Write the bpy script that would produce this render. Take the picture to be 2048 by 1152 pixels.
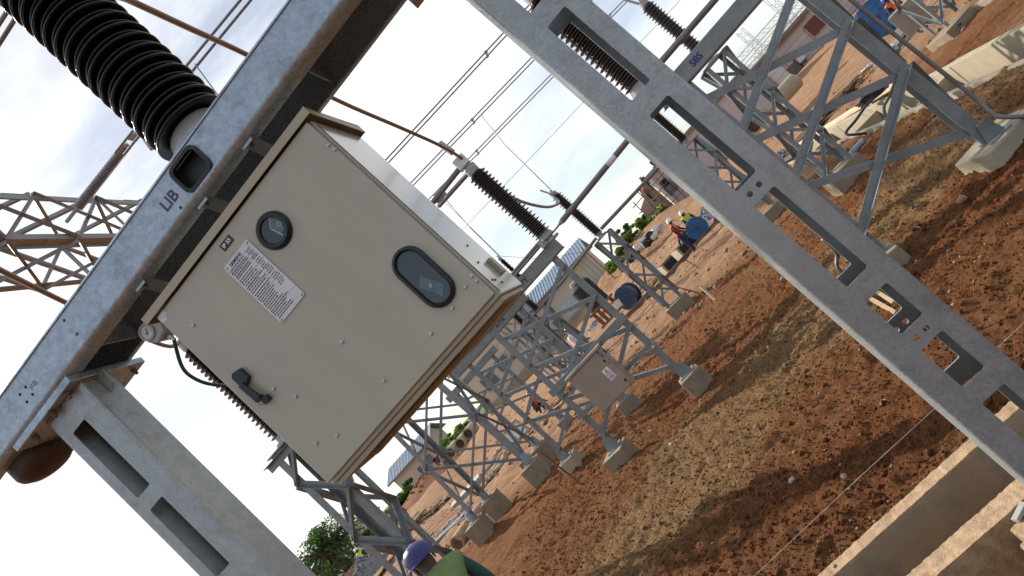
import bpy, bmesh, math, random
import numpy as np
from mathutils import Vector, Matrix

for o in list(bpy.data.objects):
    bpy.data.objects.remove(o, do_unlink=True)
S = bpy.context.scene
COL = S.collection
R = math.radians
rnd = random.Random(7)

# ------------------------------------------------------------------ camera, sky, sun, exposure
FPX = 1400.0                      # focal length in photograph pixels (2048 wide)
ROLL = R(47.75); PITCH = math.atan(109 / 1400.0); YAW = R(10.5); EYE = Vector((0, 0, 2.1))
FW = Vector((-math.sin(YAW) * math.cos(PITCH), math.cos(YAW) * math.cos(PITCH), math.sin(PITCH)))
RT = Vector((math.cos(YAW), math.sin(YAW), 0)); UP = RT.cross(FW)
cam = bpy.data.objects.new('camera', bpy.data.cameras.new('camera')); COL.objects.link(cam)
cx_ = RT * math.cos(ROLL) - UP * math.sin(ROLL)
cy_ = RT * math.sin(ROLL) + UP * math.cos(ROLL)
M = Matrix((cx_, cy_, -FW)).transposed().to_4x4(); M.translation = EYE
cam.matrix_world = M
cam.data.sensor_width = 36; cam.data.lens = 36 * FPX / 2048; cam.data.clip_start = 0.05; cam.data.clip_end = 3000
S.camera = cam

SUN_AZ = Vector((-0.82, 0.57)).normalized(); SUN_EL = R(36)
sv = Vector((SUN_AZ.x * math.cos(SUN_EL), SUN_AZ.y * math.cos(SUN_EL), math.sin(SUN_EL)))
sun = bpy.data.objects.new('sun', bpy.data.lights.new('sun', 'SUN')); COL.objects.link(sun)
sun.rotation_euler = sv.to_track_quat('Z', 'Y').to_euler()
sun.data.energy = 4.8; sun.data.angle = R(0.9); sun.data.color = (1.0, 0.90, 0.76)

W = bpy.data.worlds.new('World'); S.world = W; W.use_nodes = True
nt = W.node_tree; nt.nodes.clear()
def wn(t, **k):
    n = nt.nodes.new(t)
    for a, b in k.items(): setattr(n, a, b)
    return n
sky = wn('ShaderNodeTexSky', sky_type='NISHITA', sun_disc=False)
sky.sun_elevation = SUN_EL; sky.sun_rotation = math.atan2(SUN_AZ.x, SUN_AZ.y); sky.dust_density = 1.0; sky.altitude = 300
bg1 = wn('ShaderNodeBackground'); bg1.inputs[1].default_value = 0.10
nt.links.new(sky.outputs[0], bg1.inputs[0])
tc = wn('ShaderNodeTexCoord')
mp = wn('ShaderNodeMapping'); mp.inputs['Scale'].default_value = (1.0, 1.0, 2.6); mp.inputs['Location'].default_value = (0.35, 0.9, 0.1)
nz = wn('ShaderNodeTexNoise'); nz.inputs['Scale'].default_value = 2.3; nz.inputs['Detail'].default_value = 9; nz.inputs['Roughness'].default_value = 0.58; nz.inputs['Distortion'].default_value = 0.35
rp = wn('ShaderNodeValToRGB'); rp.color_ramp.elements[0].position = 0.55; rp.color_ramp.elements[1].position = 0.74
rp.color_ramp.elements[0].color = (.35, .35, .35, 1); rp.color_ramp.elements[1].color = (1, 1, 1, 1)
bg2 = wn('ShaderNodeBackground'); bg2.inputs[0].default_value = (0.97, 0.985, 1.0, 1); bg2.inputs[1].default_value = 0.92
mx = wn('ShaderNodeMixShader'); wo = wn('ShaderNodeOutputWorld')
nt.links.new(tc.outputs['Generated'], mp.inputs[0]); nt.links.new(mp.outputs[0], nz.inputs['Vector'])
dp = wn('ShaderNodeVectorMath', operation='DOT_PRODUCT'); dp.inputs[1].default_value = tuple(sv); nt.links.new(tc.outputs['Generated'], dp.inputs[0])
md = wn('ShaderNodeMath', operation='MULTIPLY_ADD'); md.inputs[1].default_value = .22; nt.links.new(dp.outputs['Value'], md.inputs[0]); nt.links.new(nz.outputs[0], md.inputs[2])
nt.links.new(md.outputs[0], rp.inputs[0]); nt.links.new(rp.outputs[0], mx.inputs[0])
nt.links.new(bg1.outputs[0], mx.inputs[1]); nt.links.new(bg2.outputs[0], mx.inputs[2]); nt.links.new(mx.outputs[0], wo.inputs[0])

S.view_settings.view_transform = 'Standard'; S.view_settings.look = 'None'
S.view_settings.exposure = 0.38; S.view_settings.gamma = 1.0; S.view_settings.use_curve_mapping = False
S.render.engine = 'CYCLES'

def ray(px, py):
    a = px - 1024; b = py - 576
    u = a * math.cos(ROLL) - b * math.sin(ROLL); v = a * math.sin(ROLL) + b * math.cos(ROLL)
    return FW + RT * (u / FPX) - UP * (v / FPX)
def aY(px, py, y): r = ray(px, py); return EYE + r * (y / r.y)
def aX(px, py, x): r = ray(px, py); return EYE + r * (x / r.x)
def aZ(px, py, z=0.0): r = ray(px, py); return EYE + r * ((z - EYE.z) / r.z)
def aD(px, py, d): return EYE + ray(px, py) * d

# ------------------------------------------------------------------ materials
MATS = {}
def mat(name, col, rough=0.6, metal=0.0, var=0.25, scale=8.0, bump=0.0, bscale=60.0, col2=None, stain=None, stain_scale=3.0, stain_amt=0.5, spec=0.5, mapping=None, spangle=0.0):
    m = bpy.data.materials.new(name); m.use_nodes = True; t = m.node_tree; b = t.nodes['Principled BSDF']
    b.inputs['Roughness'].default_value = rough; b.inputs['Metallic'].default_value = metal
    b.inputs['Specular IOR Level'].default_value = spec
    g = t.nodes.new('ShaderNodeNewGeometry'); src = g.outputs['Position']
    if mapping:
        mpn = t.nodes.new('ShaderNodeMapping'); mpn.inputs['Scale'].default_value = mapping
        t.links.new(src, mpn.inputs[0]); src = mpn.outputs[0]
    n = t.nodes.new('ShaderNodeTexNoise'); n.inputs['Scale'].default_value = scale; n.inputs['Detail'].default_value = 6; n.inputs['Roughness'].default_value = 0.65
    t.links.new(src, n.inputs['Vector'])
    r = t.nodes.new('ShaderNodeValToRGB'); t.links.new(n.outputs[0], r.inputs[0])
    c2 = col2 or tuple(min(1, c * (1 + var)) for c in col)
    r.color_ramp.elements[0].position = 0.33; r.color_ramp.elements[1].position = 0.67
    r.color_ramp.elements[0].color = (*(c * (1 - var) for c in col), 1) if not col2 else (*col, 1)
    r.color_ramp.elements[1].color = (*c2, 1)
    out = r.outputs[0]
    if stain:
        n2 = t.nodes.new('ShaderNodeTexNoise'); n2.inputs['Scale'].default_value = stain_scale; n2.inputs['Detail'].default_value = 8; n2.inputs['Roughness'].default_value = 0.75
        t.links.new(src, n2.inputs['Vector'])
        r2 = t.nodes.new('ShaderNodeValToRGB'); r2.color_ramp.elements[0].position = 0.52; r2.color_ramp.elements[1].position = 0.72
        r2.color_ramp.elements[1].color = (stain_amt,) * 3 + (1,); r2.color_ramp.elements[0].color = (0, 0, 0, 1)
        t.links.new(n2.outputs[0], r2.inputs[0])
        mxn = t.nodes.new('ShaderNodeMixRGB'); mxn.inputs[2].default_value = (*stain, 1)
        t.links.new(r2.outputs[0], mxn.inputs[0]); t.links.new(out, mxn.inputs[1]); out = mxn.outputs[0]
    if spangle:
        vo = t.nodes.new('ShaderNodeTexVoronoi'); vo.inputs['Scale'].default_value = 95; t.links.new(src, vo.inputs['Vector'])
        sp = t.nodes.new('ShaderNodeSeparateColor'); t.links.new(vo.outputs['Color'], sp.inputs[0])
        mr_ = t.nodes.new('ShaderNodeMapRange'); mr_.inputs[3].default_value = 1 - spangle; mr_.inputs[4].default_value = 1 + spangle; t.links.new(sp.outputs[0], mr_.inputs[0])
        vm = t.nodes.new('ShaderNodeVectorMath'); vm.operation = 'SCALE'; t.links.new(out, vm.inputs[0]); t.links.new(mr_.outputs[0], vm.inputs['Scale']); out = vm.outputs[0]
        mr2 = t.nodes.new('ShaderNodeMapRange'); mr2.inputs[3].default_value = rough - .12; mr2.inputs[4].default_value = rough + .14; t.links.new(sp.outputs[1], mr2.inputs[0]); t.links.new(mr2.outputs[0], b.inputs['Roughness'])
    t.links.new(out, b.inputs['Base Color'])
    if bump:
        n3 = t.nodes.new('ShaderNodeTexNoise'); n3.inputs['Scale'].default_value = bscale; n3.inputs['Detail'].default_value = 5
        t.links.new(src, n3.inputs['Vector'])
        bp = t.nodes.new('ShaderNodeBump'); bp.inputs['Strength'].default_value = bump; bp.inputs['Distance'].default_value = 0.02
        t.links.new(n3.outputs[0], bp.inputs['Height']); t.links.new(bp.outputs[0], b.inputs['Normal'])
    MATS[name] = m
    return m
mat('galv', (.37, .45, .53), .36, .55, .16, 20, .03, 150, stain=(.18, .19, .19), stain_scale=8, stain_amt=.7, spangle=.08)
mat('galv_post', (.335, .37, .39), .42, .45, .09, 14, .03, 140, stain=(.19, .17, .14), stain_scale=5, stain_amt=.5, spangle=.05)
mat('galv_lattice', (.225, .25, .265), .45, .4, .16, 6, .03, 90, stain=(.13, .11, .085), stain_scale=2.5, stain_amt=.4)
mat('galv_gantry', (.30, .305, .31), .55, .3, .1, 3, stain=(.17, .125, .09), stain_scale=1.5, stain_amt=.5)
mat('weld', (.22, .16, .11), .8, .1, .3, 60, .3, 200)
mat('cabinet_paint', (.40, .385, .31), .36, 0, .035, 3, .02, 500, stain=(.27, .235, .17), stain_scale=5, stain_amt=.28, mapping=(1.6, 1.6, .5))
MATS['cabinet_paint'].node_tree.nodes['Principled BSDF'].inputs['Coat Weight'].default_value = .75; MATS['cabinet_paint'].node_tree.nodes['Principled BSDF'].inputs['Coat Roughness'].default_value = .12
mat('cabinet_edge', (.39, .36, .265), .45, 0, .04, 3)
mat('seal_black', (.012, .016, .016), .5)
mat('rubber', (.010, .018, .018), .45)
mat('black_plastic', (.012, .018, .02), .38)
mat('gasket', (.20, .17, .12), .7, 0, .2, 5)
mat('glass_dark', (.02, .035, .045), .05, 0, .1, spec=.8)
mat('instrument_blue', (.10, .17, .21), .4)
mat('instrument_grey', (.35, .37, .36), .5)
mat('white_dial', (.62, .64, .60), .4)
mat('bolt', (.50, .49, .46), .35, .6, .15, 30)
mat('bolt_rusty', (.16, .09, .06), .7, .3, .3, 80)
mat('plate_alu', (.60, .60, .63), .42, .3, .05, 10)
mat('ink', (.02, .022, .03), .6)
mat('ink_faded', (.07, .08, .11), .7, 0, .4, 60)
mat('ink_white', (.75, .75, .73), .6)
mat('ink_blue', (.03, .05, .22), .6)
mat('ink_magenta', (.45, .10, .30), .6)
mat('label_white', (.72, .70, .74), .5)
mat('porcelain_black', (.006, .007, .008), .22, 0, .2, 4, spec=.28)
mat('porcelain_brown', (.038, .023, .018), .22, 0, .25, 4)
mat('polymer_grey', (.33, .32, .33), .5)
mat('cast_grey', (.36, .37, .38), .5, .3, .15, 9)
mat('alu_tube', (.19, .185, .18), .45, .5, .15, 5)
mat('conductor', (.24, .24, .25), .5, .5, .1, 20)
mat('conductor_old', (.26, .19, .13), .55, .3, .15, 6)
mat('casing_brown', (.055, .032, .022), .6, .2, .25, 12)
mat('steel_box', (.34, .29, .255), .38, .35, .14, 2.2, stain=(.30, .22, .17), stain_scale=1.6, stain_amt=.5)
mat('steel_box_grey', (.36, .37, .40), .4, .35, .1, 3)
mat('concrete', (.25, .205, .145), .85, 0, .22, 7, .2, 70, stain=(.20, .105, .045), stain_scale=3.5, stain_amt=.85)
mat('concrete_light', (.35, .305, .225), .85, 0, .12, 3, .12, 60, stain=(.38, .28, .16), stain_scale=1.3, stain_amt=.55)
mat('concrete_dusty', (.34, .235, .145), .9, 0, .28, 16, .35, 70, stain=(.20, .09, .04), stain_scale=10, stain_amt=.9)
mat('concrete_grey', (.33, .33, .32), .9, 0, .15, 2, .1, 30)
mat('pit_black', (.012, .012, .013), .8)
mat('timber', (.40, .29, .18), .8, 0, .2, 2, mapping=(9, 9, 9))
mat('timber_dark', (.16, .11, .075), .85, 0, .3, 4)
mat('timber_pale', (.58, .47, .31), .8, 0, .15, 4)
mat('log', (.36, .24, .15), .9, 0, .25, 5, .3, 20)
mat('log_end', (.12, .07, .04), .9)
mat('rust', (.17, .065, .030), .85, .1, .3, 20)
mat('rust_red', (.20, .07, .04), .8, .1, .3, 5)
mat('wall_cream', (.50, .44, .35), .85, 0, .05, 1.2, stain=(.50, .42, .32), stain_scale=.6, stain_amt=.4)
mat('wall_pink', (.52, .44, .42), .85, 0, .06, .8, stain=(.40, .34, .30), stain_scale=.5, stain_amt=.4)
mat('wall_white', (.66, .64, .62), .85, 0, .05, 1)
mat('wall_render', (.34, .27, .20), .9, 0, .15, 1.2)
mat('roof_blue', (.17, .24, .33), .5, 0, .12, 2)
mat('roof_dark', (.16, .14, .13), .8)
mat('roof_brown', (.20, .16, .13), .85, 0, .2, 1.5)
mat('window_glass', (.06, .08, .10), .12, spec=.7)
mat('window_pale', (.38, .44, .50), .2)
mat('window_frame', (.45, .42, .36), .7)
mat('shutter_red', (.16, .035, .03), .6)
mat('drum_blue', (.022, .11, .30), .6, 0, .2, 3, stain=(.10, .20, .38), stain_scale=2, stain_amt=.5)
mat('drum_navy', (.02, .05, .12), .6)
mat('cable_black', (.012, .012, .014), .45)
mat('pvc_grey', (.24, .25, .29), .45)
mat('sheet_white', (.62, .60, .58), .7, 0, .1, 3)
mat('plastic_shade_black', (.018, .02, .024), .85, 0, .3, 8)  # black plastic, also the painted shade of the pit openings
mat('gravel', (.17, .175, .185), .95, 0, .45, 9, .9, 25, stain=(.12, .12, .13), stain_scale=14, stain_amt=.7)
mat('stone', (.36, .26, .18), .9, 0, .25, 14, .3, 60)
mat('stone_pale', (.44, .37, .29), .9, 0, .15, 14)
mat('rubble_tan', (.30, .18, .10), .95, 0, .35, 9, .3, 60)
mat('clod', (.185, .068, .026), .95, 0, .35, 20, .4, 120)
mat('bark', (.10, .075, .05), .9, 0, .3, 8)
mat('leaf', (.060, .125, .030), .7, 0, .5, .9)
mat('leaf_light', (.14, .24, .035), .7, 0, .4, .7)
for _n in ('leaf', 'leaf_light'):
    _t = MATS[_n].node_tree; _b = _t.nodes['Principled BSDF']; _o = _t.nodes['Material Output']; _tr = _t.nodes.new('ShaderNodeBsdfTranslucent'); _mx = _t.nodes.new('ShaderNodeMixShader'); _mx.inputs[0].default_value = .45
    _t.links.new(_b.inputs['Base Color'].links[0].from_socket, _tr.inputs[0]); _t.links.new(_b.outputs[0], _mx.inputs[1]); _t.links.new(_tr.outputs[0], _mx.inputs[2]); _t.links.new(_mx.outputs[0], _o.inputs[0])
mat('skin', (.075, .040, .026), .55, 0, .1, 20)
mat('hat_blue', (.035, .05, .36), .3)
mat('hat_violet', (.042, .040, .185), .42, 0, .05, 20)
mat('hat_white', (.68, .68, .66), .3)
mat('vest_orange', (.72, .13, .035), .75, 0, .1, 8)
mat('vest_yellow', (.48, .62, .07), .75, 0, .1, 8)
mat('vest_green', (.15, .215, .075), .8, 0, .12, 20, .2, 60)
mat('shirt_teal', (.030, .10, .095), .85, 0, .15, 20, .3, 50)
mat('shirt_dark', (.03, .035, .05), .85, 0, .2, 10)
mat('shirt_maroon', (.10, .025, .03), .85)
mat('trousers', (.018, .022, .05), .85, 0, .2, 10)
mat('boots', (.02, .016, .014), .7)
mat('reflective', (.55, .55, .48), .35)
mat('red_paint', (.42, .03, .025), .5)
mat('string', (.58, .50, .38), .8)
mat('truck_dark', (.03, .045, .06), .4)

def soil_mat():
    m = bpy.data.materials.new('soil'); m.use_nodes = True; t = m.node_tree; b = t.nodes['Principled BSDF']
    b.inputs['Roughness'].default_value = .95; b.inputs['Specular IOR Level'].default_value = .15
    L = t.links.new; N = t.nodes.new
    g = N('ShaderNodeNewGeometry')
    def noise(sc, det=6, ro=.65, mpg=None):
        n = N('ShaderNodeTexNoise'); n.inputs['Scale'].default_value = sc; n.inputs['Detail'].default_value = det; n.inputs['Roughness'].default_value = ro
        if mpg:
            mm = N('ShaderNodeMapping'); mm.inputs['Scale'].default_value = mpg; L(g.outputs['Position'], mm.inputs[0]); L(mm.outputs[0], n.inputs['Vector'])
        else: L(g.outputs['Position'], n.inputs['Vector'])
        return n.outputs[0]
    def ramp(src, pts):
        r = N('ShaderNodeValToRGB'); e = r.color_ramp.elements
        while len(e) < len(pts): e.new(.5)
        for k, (p, c) in enumerate(pts): e[k].position = p; e[k].color = (*c, 1)
        L(src, r.inputs[0]); return r.outputs[0]
    def mix(f, a, c):
        x = N('ShaderNodeMixRGB'); L(f, x.inputs[0]); L(a, x.inputs[1]); L(c, x.inputs[2]); return x.outputs[0]
    red = ramp(noise(24, 8, .7), [(.30, (.070, .022, .008)), (.48, (.170, .060, .021)), (.62, (.265, .105, .041)), (.78, (.38, .20, .10))])
    tan = ramp(noise(30, 8, .7), [(.30, (.105, .052, .022)), (.46, (.235, .132, .060)), (.62, (.34, .212, .105)), (.8, (.46, .31, .17))])
    band = ramp(noise(1.0, 6, .68, (.55, 1.1, 1)), [(.40, (0, 0, 0)), (.62, (.9, .9, .9))])
    lx = N('ShaderNodeVectorMath'); lx.operation = 'DOT_PRODUCT'; lx.inputs[1].default_value = (-.45, .89, 0); L(g.outputs['Position'], lx.inputs[0])
    wv = N('ShaderNodeMath'); wv.operation = 'MULTIPLY_ADD'; wv.inputs[1].default_value = 3.4; L(noise(.8, 6, .65), wv.inputs[0]); L(lx.outputs['Value'], wv.inputs[2])
    spoil = ramp(wv.outputs[0], [(0, (0, 0, 0)), (1, (0, 0, 0))])
    cr = spoil.node.color_ramp; mrx = N('ShaderNodeMapRange'); mrx.inputs[1].default_value = 5.0; mrx.inputs[2].default_value = 13.0; L(wv.outputs[0], mrx.inputs[0]); L(mrx.outputs[0], spoil.node.inputs[0])
    for p_, v_ in ((.30, 0), (.40, .9), (.58, .9), (.68, .1)):
        e_ = cr.elements.new(p_); e_.color = (v_, v_, v_, 1)
    bsum = N('ShaderNodeMixRGB'); bsum.blend_type = 'ADD'; bsum.use_clamp = True; bsum.inputs[0].default_value = 1; L(spoil, bsum.inputs[1])
    hb_ = N('ShaderNodeMixRGB'); hb_.blend_type = 'MULTIPLY'; hb_.inputs[0].default_value = 1; hb_.inputs[2].default_value = (.45, .45, .45, 1); L(band, hb_.inputs[1]); L(hb_.outputs[0], bsum.inputs[2])
    near = mix(bsum.outputs[0], red, tan)
    track = ramp(noise(1.7, 10, .76, (.55, 1.5, 1)), [(.28, (.11, .056, .030)), (.42, (.25, .140, .078)), (.55, (.34, .205, .122)), (.70, (.45, .31, .20))])
    sx = N('ShaderNodeSeparateXYZ'); L(g.outputs['Position'], sx.inputs[0])
    ma = N('ShaderNodeMath'); ma.operation = 'MULTIPLY_ADD'; ma.inputs[1].default_value = 5.5; ma.inputs[2].default_value = -2.75
    L(noise(.5, 3), ma.inputs[0])
    ad = N('ShaderNodeMath'); ad.operation = 'ADD'; L(sx.outputs['Y'], ad.inputs[0]); L(ma.outputs[0], ad.inputs[1])
    mr = N('ShaderNodeMapRange'); mr.inputs[1].default_value = 15.0; mr.inputs[2].default_value = 19.5; L(ad.outputs[0], mr.inputs[0])
    allc = mix(mr.outputs[0], near, track)
    # green verge far behind the yard
    mg = N('ShaderNodeMapRange'); mg.inputs[1].default_value = 84; mg.inputs[2].default_value = 96; L(ad.outputs[0], mg.inputs[0])
    gr = ramp(noise(1.2, 6), [(.3, (.05, .09, .02)), (.7, (.12, .17, .04))])
    allc = mix(mg.outputs[0], allc, gr)
    L(allc, b.inputs['Base Color'])
    bp = N('ShaderNodeBump'); bp.inputs['Strength'].default_value = 1.0; bp.inputs['Distance'].default_value = .05
    L(noise(42, 8, .8), bp.inputs['Height']); L(bp.outputs[0], b.inputs['Normal'])
    MATS['soil'] = m
soil_mat()

# ------------------------------------------------------------------ mesh helpers
def V(*a): return Vector(a[0]) if len(a) == 1 else Vector(a)
def basis(d, up=None):
    d = V(d).normalized(); up = V(up) if up is not None else V(0, 0, 1)
    if abs(d.dot(up.normalized())) > .98: up = V(0, 1, 0) if abs(d.y) < .9 else V(1, 0, 0)
    x = d.cross(up).normalized(); y = x.cross(d).normalized()
    return x, y, d
class MB:
    def __init__(s): s.v = []; s.f = []; s.m = []; s.mi = 0
    def add(s, vs, fs):
        k = len(s.v); s.v += [V(p) for p in vs]; s.f += [tuple(i + k for i in f) for f in fs]; s.m += [s.mi] * len(fs); return s
    def hexa(s, a, b):   # two quads
        return s.add(list(a) + list(b), [(3, 2, 1, 0), (4, 5, 6, 7)] + [(i, (i + 1) % 4, 4 + (i + 1) % 4, 4 + i) for i in range(4)])
    def box(s, c, d, rz=0.0, m=None):
        c = V(c); hx, hy, hz = (q / 2 for q in d)
        rot = m if m is not None else Matrix.Rotation(rz, 3, 'Z')
        q = lambda x, y, z: c + rot @ V(x, y, z)
        return s.hexa([q(-hx, -hy, -hz), q(hx, -hy, -hz), q(hx, hy, -hz), q(-hx, hy, -hz)], [q(-hx, -hy, hz), q(hx, -hy, hz), q(hx, hy, hz), q(-hx, hy, hz)])
    def bx(s, x0, x1, y0, y1, z0, z1): return s.box(((x0 + x1) / 2, (y0 + y1) / 2, (z0 + z1) / 2), (x1 - x0, y1 - y0, z1 - z0))
    def bar(s, p, q, w, h, up=None):
        p = V(p); q = V(q); x, y, d = basis(q - p, up)
        e = [x * sx * w / 2 + y * sy * h / 2 for sx, sy in ((-1, -1), (1, -1), (1, 1), (-1, 1))]
        return s.hexa([p + a for a in e], [q + a for a in e])
    def angle(s, p, q, w, t, a=(1, 0, 0), b=(0, -1, 0)):   # L profile, corner along p-q, legs along a and b
        p = V(p); q = V(q); d = (q - p).normalized()
        a = V(a); a = (a - d * a.dot(d)).normalized(); b = V(b); b = (b - d * b.dot(d) - a * b.dot(a)).normalized()
        pr = [(0, 0), (w, 0), (w, t), (t, t), (t, w), (0, w)]
        vs = [p + a * x + b * y for x, y in pr] + [q + a * x + b * y for x, y in pr]
        return s.add(vs, [(0, 1, 2, 3), (0, 3, 4, 5), (9, 8, 7, 6), (11, 10, 9, 6)] + [(i, 6 + i, 6 + (i + 1) % 6, (i + 1) % 6) for i in range(6)])
    def tube(s, pts, r, n=8, caps=True):
        pts = [V(p) for p in pts]; rs = r if isinstance(r, (list, tuple)) else [r] * len(pts)
        k = len(s.v); up = None; prev = None
        for i, p in enumerate(pts):
            d = (pts[min(i + 1, len(pts) - 1)] - pts[max(i - 1, 0)])
            x, y, d = basis(d, prev)
            prev = y
            for j in range(n):
                a = 2 * math.pi * j / n; s.v.append(p + (x * math.cos(a) + y * math.sin(a)) * rs[i])
        for i in range(len(pts) - 1):
            for j in range(n):
                s.f.append((k + i * n + j, k + i * n + (j + 1) % n, k + (i + 1) * n + (j + 1) % n, k + (i + 1) * n + j)); s.m.append(s.mi)
        if caps:
            s.f.append(tuple(k + j for j in reversed(range(n)))); s.m.append(s.mi)
            e = k + (len(pts) - 1) * n; s.f.append(tuple(e + j for j in range(n))); s.m.append(s.mi)
        return s
    def lathe(s, prof, base, axis=(0, 0, 1), n=24):      # prof: list of (radius, height)
        base = V(base); x, y, d = basis(axis)
        return s.tube_rings([base + d * h for r, h in prof], [r for r, h in prof], x, y, n)
    def tube_rings(s, cs, rs, x, y, n):
        k = len(s.v)
        for c, r in zip(cs, rs):
            for j in range(n):
                a = 2 * math.pi * j / n; s.v.append(c + (x * math.cos(a) + y * math.sin(a)) * max(r, 1e-4))
        for i in range(len(cs) - 1):
            for j in range(n):
                s.f.append((k + i * n + j, k + i * n + (j + 1) % n, k + (i + 1) * n + (j + 1) % n, k + (i + 1) * n + j)); s.m.append(s.mi)
        s.f.append(tuple(k + j for j in reversed(range(n)))); s.m.append(s.mi)
        e = k + (len(cs) - 1) * n; s.f.append(tuple(e + j for j in range(n))); s.m.append(s.mi)
        return s
    def prism(s, poly, vec):    # poly: list of points (planar), extruded by vec
        n = len(poly); vec = V(vec); a = [V(p) for p in poly]
        return s.add(a + [p + vec for p in a], [tuple(reversed(range(n))), tuple(range(n, 2 * n))] + [(i, (i + 1) % n, n + (i + 1) % n, n + i) for i in range(n)])
    def blob(s, c, r, seed, n=7, m=5, sq=(1, 1, .7), amp=.3):
        rr = random.Random(seed); c = V(c); k = len(s.v)
        ph = [rr.uniform(0, 6.28) for _ in range(6)]
        def rad(a, b): return r * (1 + amp * (math.sin(2 * a + ph[0]) * math.cos(b + ph[1]) + .6 * math.sin(3 * a + ph[2] + 2 * b)))
        s.v.append(c + V(0, 0, -r * sq[2]))
        for i in range(1, m):
            b = -math.pi / 2 + math.pi * i / m
            for j in range(n):
                a = 2 * math.pi * j / n; q = rad(a, b)
                s.v.append(c + V(q * math.cos(a) * math.cos(b) * sq[0], q * math.sin(a) * math.cos(b) * sq[1], q * math.sin(b) * sq[2]))
        s.v.append(c + V(0, 0, r * sq[2])); top = len(s.v) - 1
        for j in range(n):
            s.f.append((k, k + 1 + (j + 1) % n, k + 1 + j)); s.f.append((top, top - n + j, top - n + (j + 1) % n)); s.m += [s.mi] * 2
        for i in range(m - 2):
            for j in range(n):
                q = k + 1 + i * n
                s.f.append((q + j, q + (j + 1) % n, q + n + (j + 1) % n, q + n + j)); s.m.append(s.mi)
        return s
    def build(s, name, mats, parent=None, smooth=False, bevel=0.0, seg=2, edge=None):
        me = bpy.data.meshes.new(name)
        off = root_loc(parent)
        me.from_pydata([tuple(p - off) for p in s.v], [], s.f); me.update()
        for mm in (mats if isinstance(mats, (list, tuple)) else [mats]): me.materials.append(MATS[mm])
        me.polygons.foreach_set('material_index', s.m)
        if smooth:
            me.polygons.foreach_set('use_smooth', [True] * len(me.polygons))
        o = bpy.data.objects.new(name, me); COL.objects.link(o); o.parent = parent
        if smooth == 'auto':
            me.set_sharp_from_angle(angle=R(40))
        if bevel:
            b = o.modifiers.new('bevel', 'BEVEL'); b.width = bevel; b.segments = seg; b.limit_method = 'ANGLE'; b.angle_limit = R(40)
        return o
def root_loc(p):
    while p is not None and p.parent is not None: p = p.parent
    return p.location.copy() if p is not None else V(0, 0, 0)
def thing(name, label, cat, loc, group=None):
    o = bpy.data.objects.new(name, None); COL.objects.link(o); o.location = V(loc); o.empty_display_size = .2
    return tag(o, label, cat, group)
def tag(o, label, cat, group=None, kind=None):
    if label: o['label'] = label
    if cat: o['category'] = cat
    if group: o['group'] = group
    if kind: o['kind'] = kind
    return o
def struct(o, label=None): o['kind'] = 'structure'; return o
def text(name, body, loc, size, mname, parent, xdir=(1, 0, 0), ydir=(0, 0, 1), extrude=.0006, align='CENTER', bold=0.0, sx=1.0):
    cu = bpy.data.curves.new(name, 'FONT'); cu.body = body; cu.size = size; cu.extrude = extrude; cu.align_x = align; cu.align_y = 'CENTER'; cu.offset = bold; cu.resolution_u = 3
    o = bpy.data.objects.new(name, cu); COL.objects.link(o)
    dg = bpy.context.evaluated_depsgraph_get(); me = bpy.data.meshes.new_from_object(o.evaluated_get(dg)); bpy.data.objects.remove(o, do_unlink=True)
    x = V(xdir).normalized(); y = V(ydir).normalized(); z = x.cross(y)
    mt = Matrix((x * sx, y, z)).transposed().to_4x4(); mt.translation = V(loc) - root_loc(parent)
    me.transform(mt); me.materials.clear(); me.materials.append(MATS[mname])
    o = bpy.data.objects.new(name, me); COL.objects.link(o); o.parent = parent
    return o
def part(thing_, name, mname, fn, **k):
    m = MB(); fn(m); return m.build(name, mname, thing_, **k)
def sag(p, q, n=10, s=.3):
    p = V(p); q = V(q); return [p.lerp(q, i / n) - V(0, 0, s * 4 * (i / n) * (1 - i / n)) for i in range(n + 1)]
def bez(pts, n=8):      # Catmull-Rom through points
    P = [V(p) for p in pts]; out = []
    for i in range(len(P) - 1):
        a = P[max(i - 1, 0)]; b = P[i]; c = P[i + 1]; d = P[min(i + 2, len(P) - 1)]
        for k in range(n):
            t = k / n; out.append(.5 * ((2 * b) + (c - a) * t + (2 * a - 5 * b + 4 * c - d) * t * t + (3 * b - a - 3 * c + d) * t ** 3))
    return out + [P[-1]]

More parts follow.
